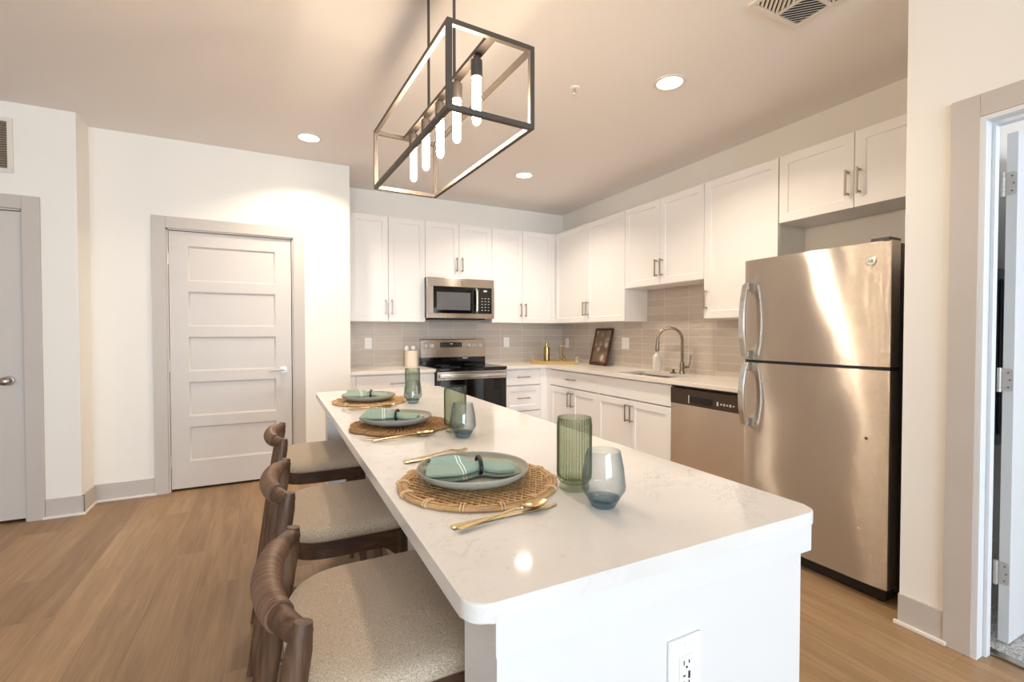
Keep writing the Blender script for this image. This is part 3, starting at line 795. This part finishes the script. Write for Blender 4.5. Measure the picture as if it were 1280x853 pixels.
# ------------------------------------------------------------------ ceiling fittings
def downlight(label, x, y):
    o = thing('recessed_downlight', label, 'downlight', (x, y, H), 0, 'recessed ceiling downlights')
    MB().lathe([(.098, 0), (.098, -.004), (.090, -.007), (.076, -.006), (.074, 0)], 40).build('trim_ring', M_shoe, o)
    MB().lathe([(.076, -.004), (0, -.004)], 40).build('lens', M_lens, o)
    l = bpy.data.lights.new('downlight_lamp', 'AREA'); l.shape = 'DISK'; l.size = .14; l.spread = math.radians(130); l.energy = DOWNLIGHT_W; l.color = WARM
    lo = bpy.data.objects.new('lamp', l); COL.objects.link(lo); lo.parent = o; lo.location = (0, 0, -.012); return o
downlight('lit recessed ceiling downlight in front of the pantry door', -3.157, -1.204)
downlight('lit recessed ceiling downlight near the corner of the wall cabinets', -1.22, -1.187)
downlight('lit recessed ceiling downlight near the fridge, largest of those in view', -1.234, -3.098)
sp = thing('fire_sprinkler', 'small white fire sprinkler head on the ceiling', 'sprinkler', (-1.718, -2.779, H))
MB().lathe([(.032, 0), (.030, -.005), (.018, -.007), (0, -.007)], 24).build('escutcheon', M_plastic, sp)
k = MB().cyl((0, 0, -.006), (0, 0, -.022), .008, seg=12).tube([(-.009, 0, -.02), (-.012, 0, -.03), (0, 0, -.042)], .0022, 6).tube([(.009, 0, -.02), (.012, 0, -.03), (0, 0, -.042)], .0022, 6).cyl((0, 0, -.042), (0, 0, -.044), .012, seg=16)
k.build('sprinkler_head', M_chrome, sp)
# supply register with diagonal blades
vt = thing('ceiling_vent', 'white square air supply vent with diagonal blades on the ceiling above the fridge', 'vent', (-1.245, -3.955, H))
hw = .178; m = MB()
fw = hw - .022
for a, b, c, d_ in ((-hw, hw, fw, hw), (-hw, hw, -hw, -fw), (-hw, -fw, -fw, fw), (fw, hw, -fw, fw), (-.008, .008, -fw, fw), (-fw, -.008, -.008, .008), (.008, fw, -.008, .008)): m.box(a, b, c, d_, -.010, 0)
m.build('frame', M_grille, vt); MB().box(-fw, fw, -fw, fw, -.0015, -.0005).build('duct_opening', M_duct, vt)
def blades(cx, cy, sgn):
    m = MB(); q = .074; n = 11
    for i in range(n):
        t = -2 * q + (i + .5) * 4 * q / n              # line x*sgn + y = t inside the square
        pts = []
        for x in (-q, q):
            y = t - sgn * x
            if -q <= y <= q: pts.append((x, y))
        for y in (-q, q):
            x = (t - y) * sgn
            if -q < x < q: pts.append((x, y))
        if len(pts) >= 2:
            (x0, y0), (x1, y1) = sorted(pts[:2])
            L = math.hypot(x1 - x0, y1 - y0)
            T = Matrix.Translation((cx + (x0 + x1) / 2, cy + (y0 + y1) / 2, -.006)) @ Matrix.Rotation(math.atan2(y1 - y0, x1 - x0), 4, 'Z') @ Matrix.Rotation(.7, 4, 'X')
            m.box(-L / 2, L / 2, -.0062, .0062, -.0008, .0008, mat=T)
    return m
for sx in (-1, 1):
    for sy in (-1, 1): blades(sx * .082, sy * .082, -1 if sx * sy < 0 else 1).build('blade_set', M_grille, vt)
gr = thing('return_grille', 'white return air grille with brown louvres high on the left wall', 'vent', (-4.963, LY, 2.356))
m = MB().box(-.40, 0, -.012, 0, 0, .028, .002).box(-.40, 0, -.012, 0, .337, .365, .002).box(-.028, 0, -.012, 0, .028, .337, .002).box(-.40, -.372, -.012, 0, .028, .337, .002)
m.build('frame', M_grille, gr); MB().box(-.375, -.025, -.002, -.0005, .025, .340).build('duct_opening', M_duct, gr)
m = MB()
for i in range(20): m.box(-.372, -.028, -.006, .006, -.0007, .0007, mat=Matrix.Translation((0, -.006, .036 + i * .0155)) @ Matrix.Rotation(-.6, 4, 'X'))
m.build('louvres', Mat('louvre_taupe', '#a89784', 0.5).m, gr)

# ------------------------------------------------------------------ pendant over the island
pd = thing('pendant_light', 'dark metal open-box linear pendant with five lit tube bulbs over the island', 'pendant light', (-2.786, -3.344, 0), .046)
pw, pl, pz0, ph = .308, .96, 2.010, .269
bs = .0085
m = MB(); X, Y = pw / 2, pl / 2
for sx in (-1, 1):
    for z in (pz0, pz0 + ph): m.box(sx * X - bs, sx * X + bs, -Y - bs, Y + bs, z - bs, z + bs, .0006)
    for sy in (-1, 1): m.box(sx * X - bs, sx * X + bs, sy * Y - bs, sy * Y + bs, pz0 + bs, pz0 + ph - bs)
for sy in (-1, 1):
    for z in (pz0, pz0 + ph): m.box(-X + bs, X - bs, sy * Y - bs, sy * Y + bs, z - bs, z + bs)
m.build('frame', M_blackmetal, pd)
MB().box(-.016, .016, -Y + bs, Y - bs, pz0 + ph - .008, pz0 + ph + .006).build('socket_bar', M_blackmetal, pd)
for ry in (-.155, .14): MB().cyl((0, ry, pz0 + ph), (0, ry, H - .02), .006, seg=10).build('rod', M_blackmetal, pd)
MB().box(-.06, .06, -.20, .165, H - .022, H, .004).build('canopy', M_blackmetal, pd)
for i in range(5):
    by = -.36 + i * .18
    MB().lathe([(.0, 0), (.010, 0), (.010, -.012), (.0205, -.016), (.021, -.074), (.019, -.076), (0, -.076)], 24, (0, by, pz0 + ph - .006)).build('socket', M_blackmetal, pd)
    MB().lathe([(.010, 0), (.0145, -.012), (.0155, -.03), (.0155, -.145), (.013, -.158), (.007, -.165), (0, -.166)], 20, (0, by, pz0 + ph - .082)).build('tube_bulb', M_bulb, pd)

# ------------------------------------------------------------------ bar stools
def make_stool(label, loc):
    s = thing('bar_stool', label, 'bar stool', loc, 0, 'walnut bar stools along the island')
    # D-shaped outline (front +x)
    def outline(k=1.0, n=64):
        out = []
        for i in range(n):
            a = 2 * PI * i / n; c, sn = math.cos(a), math.sin(a)
            if c >= 0: e = .22; x = math.copysign(abs(c) ** e, c) * .185; y = math.copysign(abs(sn) ** e, sn) * .236
            else: e = .62; x = -abs(c) ** e * .205 ; y = math.copysign(abs(sn) ** (.22 + .40 * min(1, abs(c) * 1.6)), sn) * .236
            out.append((x * k, y * k))
        return out
    O = outline()
    rows = [(.985, .640), (1.0, .646), (1.004, .656), (.995, .668), (.965, .678), (.90, .686), (.75, .693), (.5, .698), (.25, .700)]
    m = MB()
    V = m.grid(lambda i, j: (O[j][0] * rows[i][0], O[j][1] * rows[i][0], rows[i][1]), len(rows), len(O), closev=True)
    c = m.bm.verts.new((0, 0, .7005)); n = len(O)
    for j in range(n): m.bm.faces.new((V[-1][j], V[-1][(j + 1) % n], c))
    m.bm.faces.new([V[0][j] for j in range(n)])
    m.build('seat_cushion', M_linen, s, sharp=60)
    # seat frame
    Oi = [(x * .955, y * .955) for x, y in O]; Oo = [(x * .992, y * .985) for x, y in O]
    m = MB(); zz = (.588, .640)
    ringsets = [[(x, y, zz[0]) for x, y in Oi], [(x, y, zz[0]) for x, y in Oo], [(x, y, zz[1]) for x, y in Oo], [(x, y, zz[1]) for x, y in Oi]]
    m.grid(lambda i, j: ringsets[i][j], 4, n, closeu=True, closev=True)
    m.box(-.12, .16, -.2, .2, .632, .639)
    m.build('seat_frame', M_walnutx, s)
    for sy in (-1, 1):
        # rear leg and post, one sweeping piece
        pts = [(-.305, sy * .222, 0), (-.262, sy * .221, .28), (-.222, sy * .220, .55), (-.203, sy * .219, .66), (-.186, sy * .217, .76), (-.178, sy * .216, .806)]
        rr = [(.013, .016), (.016, .019), (.019, .023), (.019, .024), (.018, .022), (.012, .015)]
        MB().tube(pts, rr, 14, up=(1, 0, 0)).build('leg', M_walnut, s)
        # front leg
        m = MB().tube([(.172, sy * .212, 0), (.166, sy * .212, .3), (.160, sy * .212, .59), (.160, sy * .212, .632)], [.013, .018, .021, .021], 14, up=(1, 0, 0))
        m.build('leg', M_walnut, s)
        # curved corner brace under the rail
        m = MB()
        for k in range(6):
            a = k * PI / 12; b = a + PI / 12
        m.prism([(.145, .590), (.145, .545), (.135, .555), (.118, .572), (.09, .588)], -.012, .012, mat=Matrix.Translation((0, sy * .212, 0)) @ Matrix.Rotation(PI / 2, 4, 'X'))
        m.build('corner_brace', M_walnut, s)
        MB().tube([(-.252, sy * .220, .30), (-.05, sy * .219, .275), (.165, sy * .212, .25)], (.011), 10).build('stretcher', M_walnut, s)
    MB().tube([(.166, -.212, .20), (.166, 0, .20), (.166, .212, .20)], [(.013, .018)] * 3, 10, up=(1, 0, 0)).build('footrest', M_walnut, s)
    # curved back rail with leather cord wrap
    def arc(t):  # t -1..1
        return (-.180 - .056 * (1 - abs(t) ** 2.2), t * .219, .785)
    ts = [-1 + 2 * k / 24 for k in range(25)]
    rad = [(.020 + .005 * (1 - abs(t)), .019 + .010 * (1 - abs(t) ** 2)) for t in ts]
    MB().tube([arc(t) for t in ts], rad, 18, up=(0, 0, 1)).build('back_rail', M_walnut, s)
    tw = [-.66 + 1.32 * k / 120 for k in range(121)]
    rw_ = [(.0200 + .005 * (1 - abs(t)) + .0035 + .0007 * math.cos(k * PI / 1.5), .019 + .010 * (1 - t * t) + .0035 + .0007 * math.cos(k * PI / 1.5)) for k, t in enumerate(tw)]
    MB().tube([arc(t) for t in tw], rw_, 20, up=(0, 0, 1)).build('leather_wrap', M_leather, s)
    return s
SX = -3.203
st1 = make_stool('nearest walnut bar stool with linen seat, cut off by the bottom of the photo', (SX, -4.198, 0))
dup(st1, (SX, -3.484, 0), 0, 'middle of the three walnut bar stools at the island')
dup(st1, (SX, -2.676, 0), 0, 'farthest walnut bar stool, closest to the pantry door')

# ------------------------------------------------------------------ place settings
def rattan_mat(label, loc, rz):
    t = thing('placemat', label, 'placemat', loc, rz, 'woven placemats on the island')
    R0 = .192; m = MB(); Rw = R0 - .014; sp_ = .0152
    for d in range(3):
        ang = d * PI / 3; c, s_ = math.cos(ang), math.sin(ang); n = int(Rw / sp_)
        for k in range(-n, n + 1):
            off = k * sp_ + (.0 if d == 0 else sp_ / 2); L = math.sqrt(max(0, Rw * Rw - off * off))
            if L < .02: continue
            q = max(3, int(L / .02)); pts = []
            for i in range(q + 1):
                u = -L + 2 * L * i / q; pts.append((u * c - off * s_, u * s_ + off * c, .0056 + .0011 * (d - 1) + .0007 * math.sin(i * 2.4 + k)))
            m.tube(pts, .0022, 5)
    m.build('woven_centre', M_rattan, t)
    m = MB()
    for r, z, q in ((R0, .0055, .0055), (R0 - .009, .0075, .0045), (R0 - .016, .005, .004)):
        m.tube([(r * math.cos(a), r * math.sin(a), z) for a in [2 * PI * i / 72 for i in range(72)]], q, 8, closed=True)
    m.build('rim', M_rattan, t)
    for k in range(14):
        m = MB(); a = 2 * PI * k / 14 + .1
        for da in (-.018, .018):
            c, s_ = math.cos(a + da), math.sin(a + da); pts = []
            for i in range(10):
                b = 2 * PI * i / 10; rr = R0 - .007 + .0155 * math.cos(b); zz = .0075 + .0082 * math.sin(b)
                pts.append((rr * c, rr * s_, max(zz, .0012)))
            m.tube(pts, .0014, 5, closed=True)
        m.build('cane_binding', M_rattan_l, t)
    return t
def seagrass_mat(label, loc, rz):
    t = thing('placemat', label, 'placemat', loc, rz, 'woven placemats on the island')
    m = MB(); n = 72
    def R(a): return .185 + .014 * abs(math.cos(4 * a)) 
    for k in range(n):
        a = 2 * PI * k / n; pts = []; rr = []
        for i in range(15):
            u = i / 14; r = .02 + (R(a) - .024) * u; w_ = .008 * math.sin(i * 2.1 + (k % 2) * PI)
            aa = a + w_ / max(r, .05) * .35
            pts.append((r * math.cos(aa), r * math.sin(aa), .0050 + .0016 * math.sin(i * 2.1 + (k % 2) * PI) + .0012 * (k % 2))); rr.append(.0018 + .0040 * u)
        m.tube(pts, rr, 5)
    m.build('woven_strands', M_seagrass, t)
    m = MB()
    for q, z in ((0, .005), (-.008, .007)):
        m.tube([((R(a) + q) * math.cos(a), (R(a) + q) * math.sin(a), z + .001 * math.sin(a * 60)) for a in [2 * PI * i / 160 for i in range(160)]], .005, 6, closed=True)
    m.build('braided_edge', M_seagrass, t); return t
rattan_mat('round open-weave rattan placemat nearest the camera', (-2.968, -4.186, CZ1), 0)
seagrass_mat('scallop-edged seagrass placemat under the middle plate', (-2.968, -3.385, CZ1 + .0015), .2)
rattan_mat('round rattan placemat at the far end of the island', (-2.952, -2.640, CZ1), .6)

def plate(label, loc):
    o = MB().lathe([(0, 0.0), (.088, 0), (.094, .002), (.122, .010), (.137, .021), (.1405, .030), (.1395, .032), (.1370, .031), (.132, .022), (.118, .014), (.09, .0085), (0, .0075)], 72).build('dinner_plate', M_plate, None, loc)
    return tag(o, label, 'plate', 'grey-green dinner plates on the placemats')
MZ = CZ1 + .0105
plate('grey-green dinner plate nearest the camera on the rattan placemat', (-2.975, -4.170, MZ))
plate('grey-green dinner plate on the scallop-edged seagrass placemat', (-2.980, -3.370, MZ + .003))
plate('grey-green dinner plate farthest along the island', (-2.962, -2.640, MZ))

def napkin(label, loc, rz):
    n = thing('napkin', label, 'napkin', loc, rz, 'folded teal napkins through rings')
    # local x along the napkin; the ring grips it at x = .022
    def layer(u0, u1, wfun, zfun, th, ph, amp, N=44, K=22, yo=0.0):
        m = MB()
        def sec(i, yo=yo):
            u = u0 + (u1 - u0) * i / (N - 1); w_ = wfun(u); out = []
            for k in range(K):
                s = -1 + 2 * k / (K - 1); y = s * w_ + yo * (1 - g(u))
                fold = amp(u) * math.cos(s * 5.0 + ph + 9 * u) 
                out.append((u + .004 * math.sin(s * 3 + ph), y, zfun(u, s) + fold))
            top = out; bot = [(x, y * .985, max(.0008, z - th)) for x, y, z in reversed(out)]
            return top + bot
        SS = [sec(i) for i in range(N)]
        V = m.grid(lambda i, j: SS[i][j], N, 2 * K, closev=True)
        for r_ in (V[0], V[-1]):
            for k in range(K - 1): m.bm.faces.new((r_[k], r_[k + 1], r_[2 * K - 2 - k], r_[2 * K - 1 - k]))
        return m
    g = lambda u: math.exp(-((u - .022) / .032) ** 2)
    wl = lambda u: (.052 - .030 * g(u)) * (1 if u < .022 else 1 - .25 * max(0, (u - .06) / .06)) 
    dome = lambda h: (lambda u, s: .004 + h * (1 - .35 * abs(s) ** 3) * (1 + .35 * g(u)) )
    layer(-.106, .124, wl, lambda u, s: .005 + .013 * (1 - s * s * .7), .005, 0, lambda u: .0012).build('lower_fold', M_napkin, n, sharp=70)
    layer(-.110, .108, lambda u: wl(u) * .96, lambda u, s: .014 + (.016 + .006 * g(u) + .004 * (1 if u < 0 else 0)) * (1 - .55 * abs(s) ** 2.5) - .05 * max(0, u - .055), .006, 1.3, lambda u: .0020).build('upper_fold', M_napkin, n, sharp=70)
    layer(-.102, .012, lambda u: wl(u) * .55, lambda u, s: .031 + .014 * (1 - s * s) * (1 - g(u)) + .005 * math.sin((u + .11) * 26), .006, 2.2, lambda u: .0016, yo=.016).build('top_fold', M_napkin, n, sharp=70)
    return n
def ring(label, loc, rz):
    m = MB(); N = 40; K = 10
    def f(i, j):
        a = 2 * PI * i / N; b = 2 * PI * j / K; R1, R2 = .033, .0215
        cx, cz = math.cos(a), math.sin(a)
        return (.0048 * math.cos(b), (R1 + .0032 * math.sin(b)) * cx, .0245 + (R2 + .0032 * math.sin(b)) * cz)
    m.grid(f, N, K, True, True)
    T = Matrix.Translation((.022, 0, 0)); m.xf(T)
    return tag(m.build('napkin_ring', M_ring, None, loc, rz), label, 'napkin ring', 'black napkin rings')
NZ = MZ + .0085
for (x, y, a, ln, lr) in ((-2.984, -4.174, -.20, 'striped teal napkin folded on the nearest plate', 'black ring round the napkin on the nearest plate'),
                          (-3.002, -3.372, -.42, 'striped teal napkin folded on the plate in the middle', 'black ring round the napkin on the middle plate'),
                          (-2.972, -2.640, -.25, 'teal napkin folded on the farthest plate', 'black ring round the napkin on the farthest plate')):
    nz = NZ + (.003 if -3.5 < y < -3 else 0)
    napkin(ln, (x, y, nz), a); ring(lr, (x, y, nz), a)

# cutlery: +x towards the working end
def knife(label, loc, rz):
    k = thing('table_knife', label, 'knife', loc, rz, 'gold table knives')
    MB().prism([(-.115, -.0065), (-.110, -.0085), (0, -.005), (0, .005), (-.110, .0085), (-.115, .0065)], 0, .005, .0015).build('handle', M_gold, k)
    MB().prism([(0, -.004), (.03, -.007), (.11, -.008), (.130, -.001), (.134, .005), (0, .005)], .001, .0032, .0005).build('blade', M_gold, k); return k
def spoon(label, loc, rz):
    k = thing('table_spoon', label, 'spoon', loc, rz, 'gold table spoons')
    MB().tube([(-.115, 0, .004), (-.09, 0, .0045), (-.03, 0, .007), (.02, 0, .010), (.045, 0, .007)], [(.0085, .002), (.008, .0022), (.0042, .0022), (.0032, .0022), (.005, .002)], 10, up=(0, 0, 1)).build('handle', M_gold, k)
    m = MB(); N, K = 9, 24
    def f(i, j):
        r = .02 + .98 * i / (N - 1); a = 2 * PI * j / K
        return (.074 + r * .032 * math.cos(a), r * .0205 * math.sin(a) * (1 - .12 * math.cos(a)), .003 + .008 * r * r)
    m.grid(f, N, K, closev=True)
    def f2(i, j):
        x, y, z = f(i, j); return (x, y, z - .0016)
    m.grid(f2, N, K, closev=True); m.build('bowl', M_gold, k); return k
def fork(label, loc, rz):
    k = thing('table_fork', label, 'fork', loc, rz, 'gold table forks')
    MB().tube([(-.115, 0, .004), (-.09, 0, .0045), (-.03, 0, .007), (.03, 0, .011), (.05, 0, .010)], [(.0085, .002), (.008, .0022), (.0042, .0022), (.0036, .0022), (.010, .0018)], 10, up=(0, 0, 1)).build('handle', M_gold, k)
    m = MB()
    for i in range(4):
        y = -.009 + i * .006; m.tube([(.048, y, .010), (.065, y, .006), (.085, y, .004), (.102, y * .95, .008)], [.0019, .0019, .0017, .001], 6)
    m.box(.044, .056, -.0105, .0105, .0085, .0105, .001); m.build('tines', M_gold, k); return k
CT = CZ1 + .0005
k1 = knife('gold knife lying beside the nearest plate', (-3.005, -4.410, CT), .05); s1 = spoon('gold spoon overlapping the knife beside the nearest plate', (-3.000, -4.416, CT + .0035), .19)
f1 = fork('gold fork on the far side of the nearest plate, closer to it', (-2.972, -3.925, CT), .02); f2 = fork('gold fork on the far side of the nearest plate, farther from it', (-2.975, -3.893, CT), .22)
k2 = dup(k1, (-3.022, -3.586, CT), -.03, 'gold knife lying in front of the middle placemat'); s2 = dup(s1, (-3.005, -3.606, CT + .0035), .10, 'gold spoon overlapping the knife in front of the middle placemat')
dup(f1, (-2.975, -3.155, CT), .02, 'gold fork behind the middle placemat, closer to it'); dup(f2, (-2.975, -3.128, CT), .10, 'gold fork behind the middle placemat, farther from it')
dup(k1, (-2.99, -2.866, CT), .0, 'gold knife lying in front of the farthest placemat'); dup(s1, (-2.98, -2.886, CT + .0035), .10, 'gold spoon overlapping the knife in front of the farthest placemat')

# glasses
def tumbler(label, loc):
    t = thing('ribbed_tumbler', label, 'tumbler', loc, 0, 'green ribbed tumblers')
    rib = lambda a, r, z: .0011 * math.cos(36 * a) if .02 < z < .165 else 0
    MB().lathe([(0, .016), (.030, .015), (.036, .019), (.0405, .028), (.0415, .04), (.0415, .155), (.041, .172), (.0405, .1735), (.0392, .172), (.039, .155), (.039, .04), (.036, .028), (.028, .024), (0, .024)], 264, ripple=rib).build('ribbed_bowl', M_greenglass, t)
    MB().lathe([(0, 0), (.034, 0), (.0365, .003), (.036, .010), (.027, .0148), (0, .0148)], 48).build('glass_foot', M_clearbase, t); return t
def stemless(label, loc):
    t = thing('stemless_glass', label, 'glass', loc, 0, 'smoky blue stemless glasses')
    MB().lathe([(.026, .012), (.040, .026), (.0475, .038), (.0485, .045), (.044, .085), (.0365, .122), (.0355, .1225), (.0355, .122), (.043, .085), (.0472, .045), (.046, .038), (.038, .027), (.024, .0135)], 64).build('bowl', M_blueglass, t)
    MB().lathe([(0, 0), (.023, 0), (.0262, .003), (.036, .0205), (.030, .0165), (0, .0115)], 64).build('thick_base', M_bluebase, t); return t
t1 = tumbler('tall ribbed green tumbler nearest the camera', (-2.774, -4.325, CZ1))
dup(t1, (-2.806, -3.575, CZ1), 0, 'tall ribbed green tumbler beside the middle placemat')
dup(t1, (-2.712, -2.610, CZ1), 0, 'tall ribbed green tumbler at the far end, behind a stemless glass')
g1 = stemless('smoky blue stemless glass nearest the camera', (-2.785, -4.452, CZ1))
dup(g1, (-2.815, -3.680, CZ1), 0, 'smoky stemless glass in front of the middle tumbler')
dup(g1, (-2.760, -2.795, CZ1), 0, 'smoky stemless glass in front of the farthest tumbler')

# ------------------------------------------------------------------ things on the perimeter worktop
cn = thing('utensil_canister', 'pale wooden utensil canister left of the range', 'canister', (-2.062, -.13, CZ1))
MB().lathe([(0, 0), (.068, 0), (.07, .003), (.07, .172), (.068, .175), (.063, .175), (.062, .17), (.062, .008), (0, .008)], 40).build('pot', M_canister, cn)
for lab, dx, tilt_, rz in (('white spoon standing in the canister, left one', -.03, -.10, .3), ('white spoon standing in the canister, right one', .012, .05, -.2)):
    m = MB(); m.tube([(0, 0, .012), (0, 0, .17)], .006, 8); m.sphere((0, 0, .200), .026, 1, .4, 1.2)
    m.xf(Matrix.Translation((dx, 0, 0)) @ Matrix.Rotation(tilt_, 4, 'Y'))
    tag(m.build('serving_spoon', M_ceramic_white, None, (-2.062, -.13, CZ1)), lab, 'spoon', 'white spoons in the canister')
# gold tray, bottle and ornament in the corner
TX, TY, TR = -.40, -.44, -PI / 4
ty = thing('serving_tray', 'gold rectangular serving tray with post handles in the corner', 'tray', (TX, TY, CZ1), TR)
TL, TW = .27, .10
m = MB().box(-TL, TL, -TW, TW, 0, .008, .001)
m.box(-TL, TL, -TW, -TW + .006, .008, .034, .001).box(-TL, TL, TW - .006, TW, .008, .034, .001).box(-TL, -TL + .006, -TW, TW, .008, .034, .001).box(TL - .006, TL, -TW, TW, .008, .034, .001)
m.build('tray_body', M_tray, ty)
for sx in (-1, 1):
    m = MB(); x = sx * (TL - .03)
    for y in (-.05, .05): m.cyl((sx * (TL + .004), y, 0.004), (sx * (TL + .004), y, .075), .007, seg=12).sphere((sx * (TL + .004), y, .078), .009)
    m.cyl((sx * (TL + .004), -.06, .058), (sx * (TL + .004), .06, .058), .005, seg=10)
    m.build('handle', M_gold, ty)
def tloc(u, v, z=.008): 
    c, s_ = math.cos(TR), math.sin(TR); return (TX + u * c - v * s_, TY + u * s_ + v * c, CZ1 + z)
bt = thing('gold_bottle', 'slim gold bottle standing on the gold tray', 'bottle', tloc(-.10, .02))
MB().lathe([(0, 0), (.035, 0), (.037, .003), (.037, .185), (.034, .192), (.019, .195), (0, .195)], 32).build('bottle_body', M_brass, bt)
MB().lathe([(.0185, .195), (.0185, .238), (.016, .242), (0, .242)], 24).build('cap', M_brass, bt)
tag(MB().lathe([(0, 0), (.035, 0), (.075, .012), (.078, .016), (.074, .016), (.035, .005), (0, .004)], 40).build('shallow_dish', M_ceramic_white, None, tloc(.10, -.01)), 'white shallow dish on the gold tray', 'dish')
m = MB(); m.lathe([(0, 0), (.028, 0), (.028, .006), (.010, .010), (0, .010)], 24)
m.tube([(0, 0, .008), (-.012, 0, .03), (-.03, 0, .06), (-.034, 0, .12), (-.034, 0, .19), (-.030, 0, .20), (.0, 0, .202), (.038, 0, .202)], [.008, .009, .009, .008, .008, .008, .008, .007], 10)
m.tube([(-.01, 0, .02), (.012, 0, .035), (.03, 0, .05), (.028, 0, .075), (.006, 0, .07), (.002, 0, .10), (.004, 0, .15), (.006, 0, .196)], [.009, .011, .009, .007, .008, .006, .005, .005], 10)
o = m.build('brass_ornament', M_brass, None, tloc(.10, -.01, .0125), -.4); tag(o, 'small brass ornament on the white dish', 'ornament')
# leaning picture
PYC, PHh, PWw = -.925, .43, .315
pf = thing('framed_picture', 'small dark-framed picture of a bouquet leaning on the tiles', 'picture', (-.115, PYC, CZ1 + .001), -PI / 2)
lean = Matrix.Rotation(-.235, 4, 'X')
m = MB(); f_ = .026
m.box(-PWw / 2, -PWw / 2 + f_, -.018, 0, 0, PHh, .003).box(PWw / 2 - f_, PWw / 2, -.018, 0, 0, PHh, .003).box(-PWw / 2 + f_, PWw / 2 - f_, -.018, 0, 0, f_ + .012, .003).box(-PWw / 2 + f_, PWw / 2 - f_, -.018, 0, PHh - f_, PHh, .003)
m.xf(lean).build('frame', M_framewood, pf)
MB().box(-PWw / 2 + .02, PWw / 2 - .02, -.010, -.004, .03, PHh - .02).xf(lean).build('print', M_art, pf)
m = MB()
for a, b, c, d_ in ((-PWw / 2 + f_, -PWw / 2 + f_ + .006, f_ + .012, PHh - f_), (PWw / 2 - f_ - .006, PWw / 2 - f_, f_ + .012, PHh - f_)): m.box(a, b, -.0145, -.006, c, d_)
m.xf(lean).build('gilt_slip', M_brass, pf)
# soap bottle
tag(MB().lathe([(0, 0), (.034, 0), (.037, .003), (.0375, .02), (.0365, .13), (.033, .150), (.024, .162), (.016, .166), (.014, .180), (0, .181)], 36).build('soap_bottle', M_ceramic_white, None, (-.110, -1.838, CZ1)), 'white bottle on the worktop behind the sink', 'bottle')
# faucet
fc = thing('kitchen_faucet', 'tall arched brushed nickel faucet behind the sink', 'faucet', (-.095, -2.14, CZ1))
MB().lathe([(0, 0), (.029, 0), (.029, .006), (.024, .012), (.021, .03), (.0205, .085), (.017, .10), (0, .10)], 28).build('base', M_faucet, fc)
Fd = Vector((-.80, .60, 0)); pts = [Vector((0, 0, .09)), Vector((0, 0, .20)), Vector((0, 0, .31))]
Rn = .108
for k in range(1, 15):
    a = PI * k / 15 * 1.10; pts.append(Fd * (Rn - Rn * math.cos(a)) + Vector((0, 0, .31 + Rn * math.sin(a))))
MB().tube(pts, .0125, 14).build('spout', M_faucet, fc)
p_ = pts[-1]; dirv = (pts[-1] - pts[-2]).normalized()
MB().tube([p_ - dirv * .004, p_ + dirv * .02, p_ + dirv * .085, p_ + dirv * .10], [.0145, .0165, .0185, .016], 16).build('spray_head', M_faucet, fc)
m = MB().tube([(.0, -.018, .062), (.0, -.075, .064)], [.013, .012], 12); m.tube([(0, -.07, .064), (.012, -.078, .10), (.02, -.082, .17)], [.007, .006, .005], 10)
m.build('lever', M_faucet, fc)
ag = thing('sink_button', 'small black button on round base beside the faucet', 'button', (-.115, -2.055, CZ1))
MB().lathe([(0, 0), (.034, 0), (.034, .004), (.028, .007), (.012, .008), (0, .008)], 24).build('base', M_dark, ag)
MB().lathe([(.008, .008), (.008, .022), (.013, .024), (.013, .032), (0, .033)], 20).build('knob', M_dark, ag)
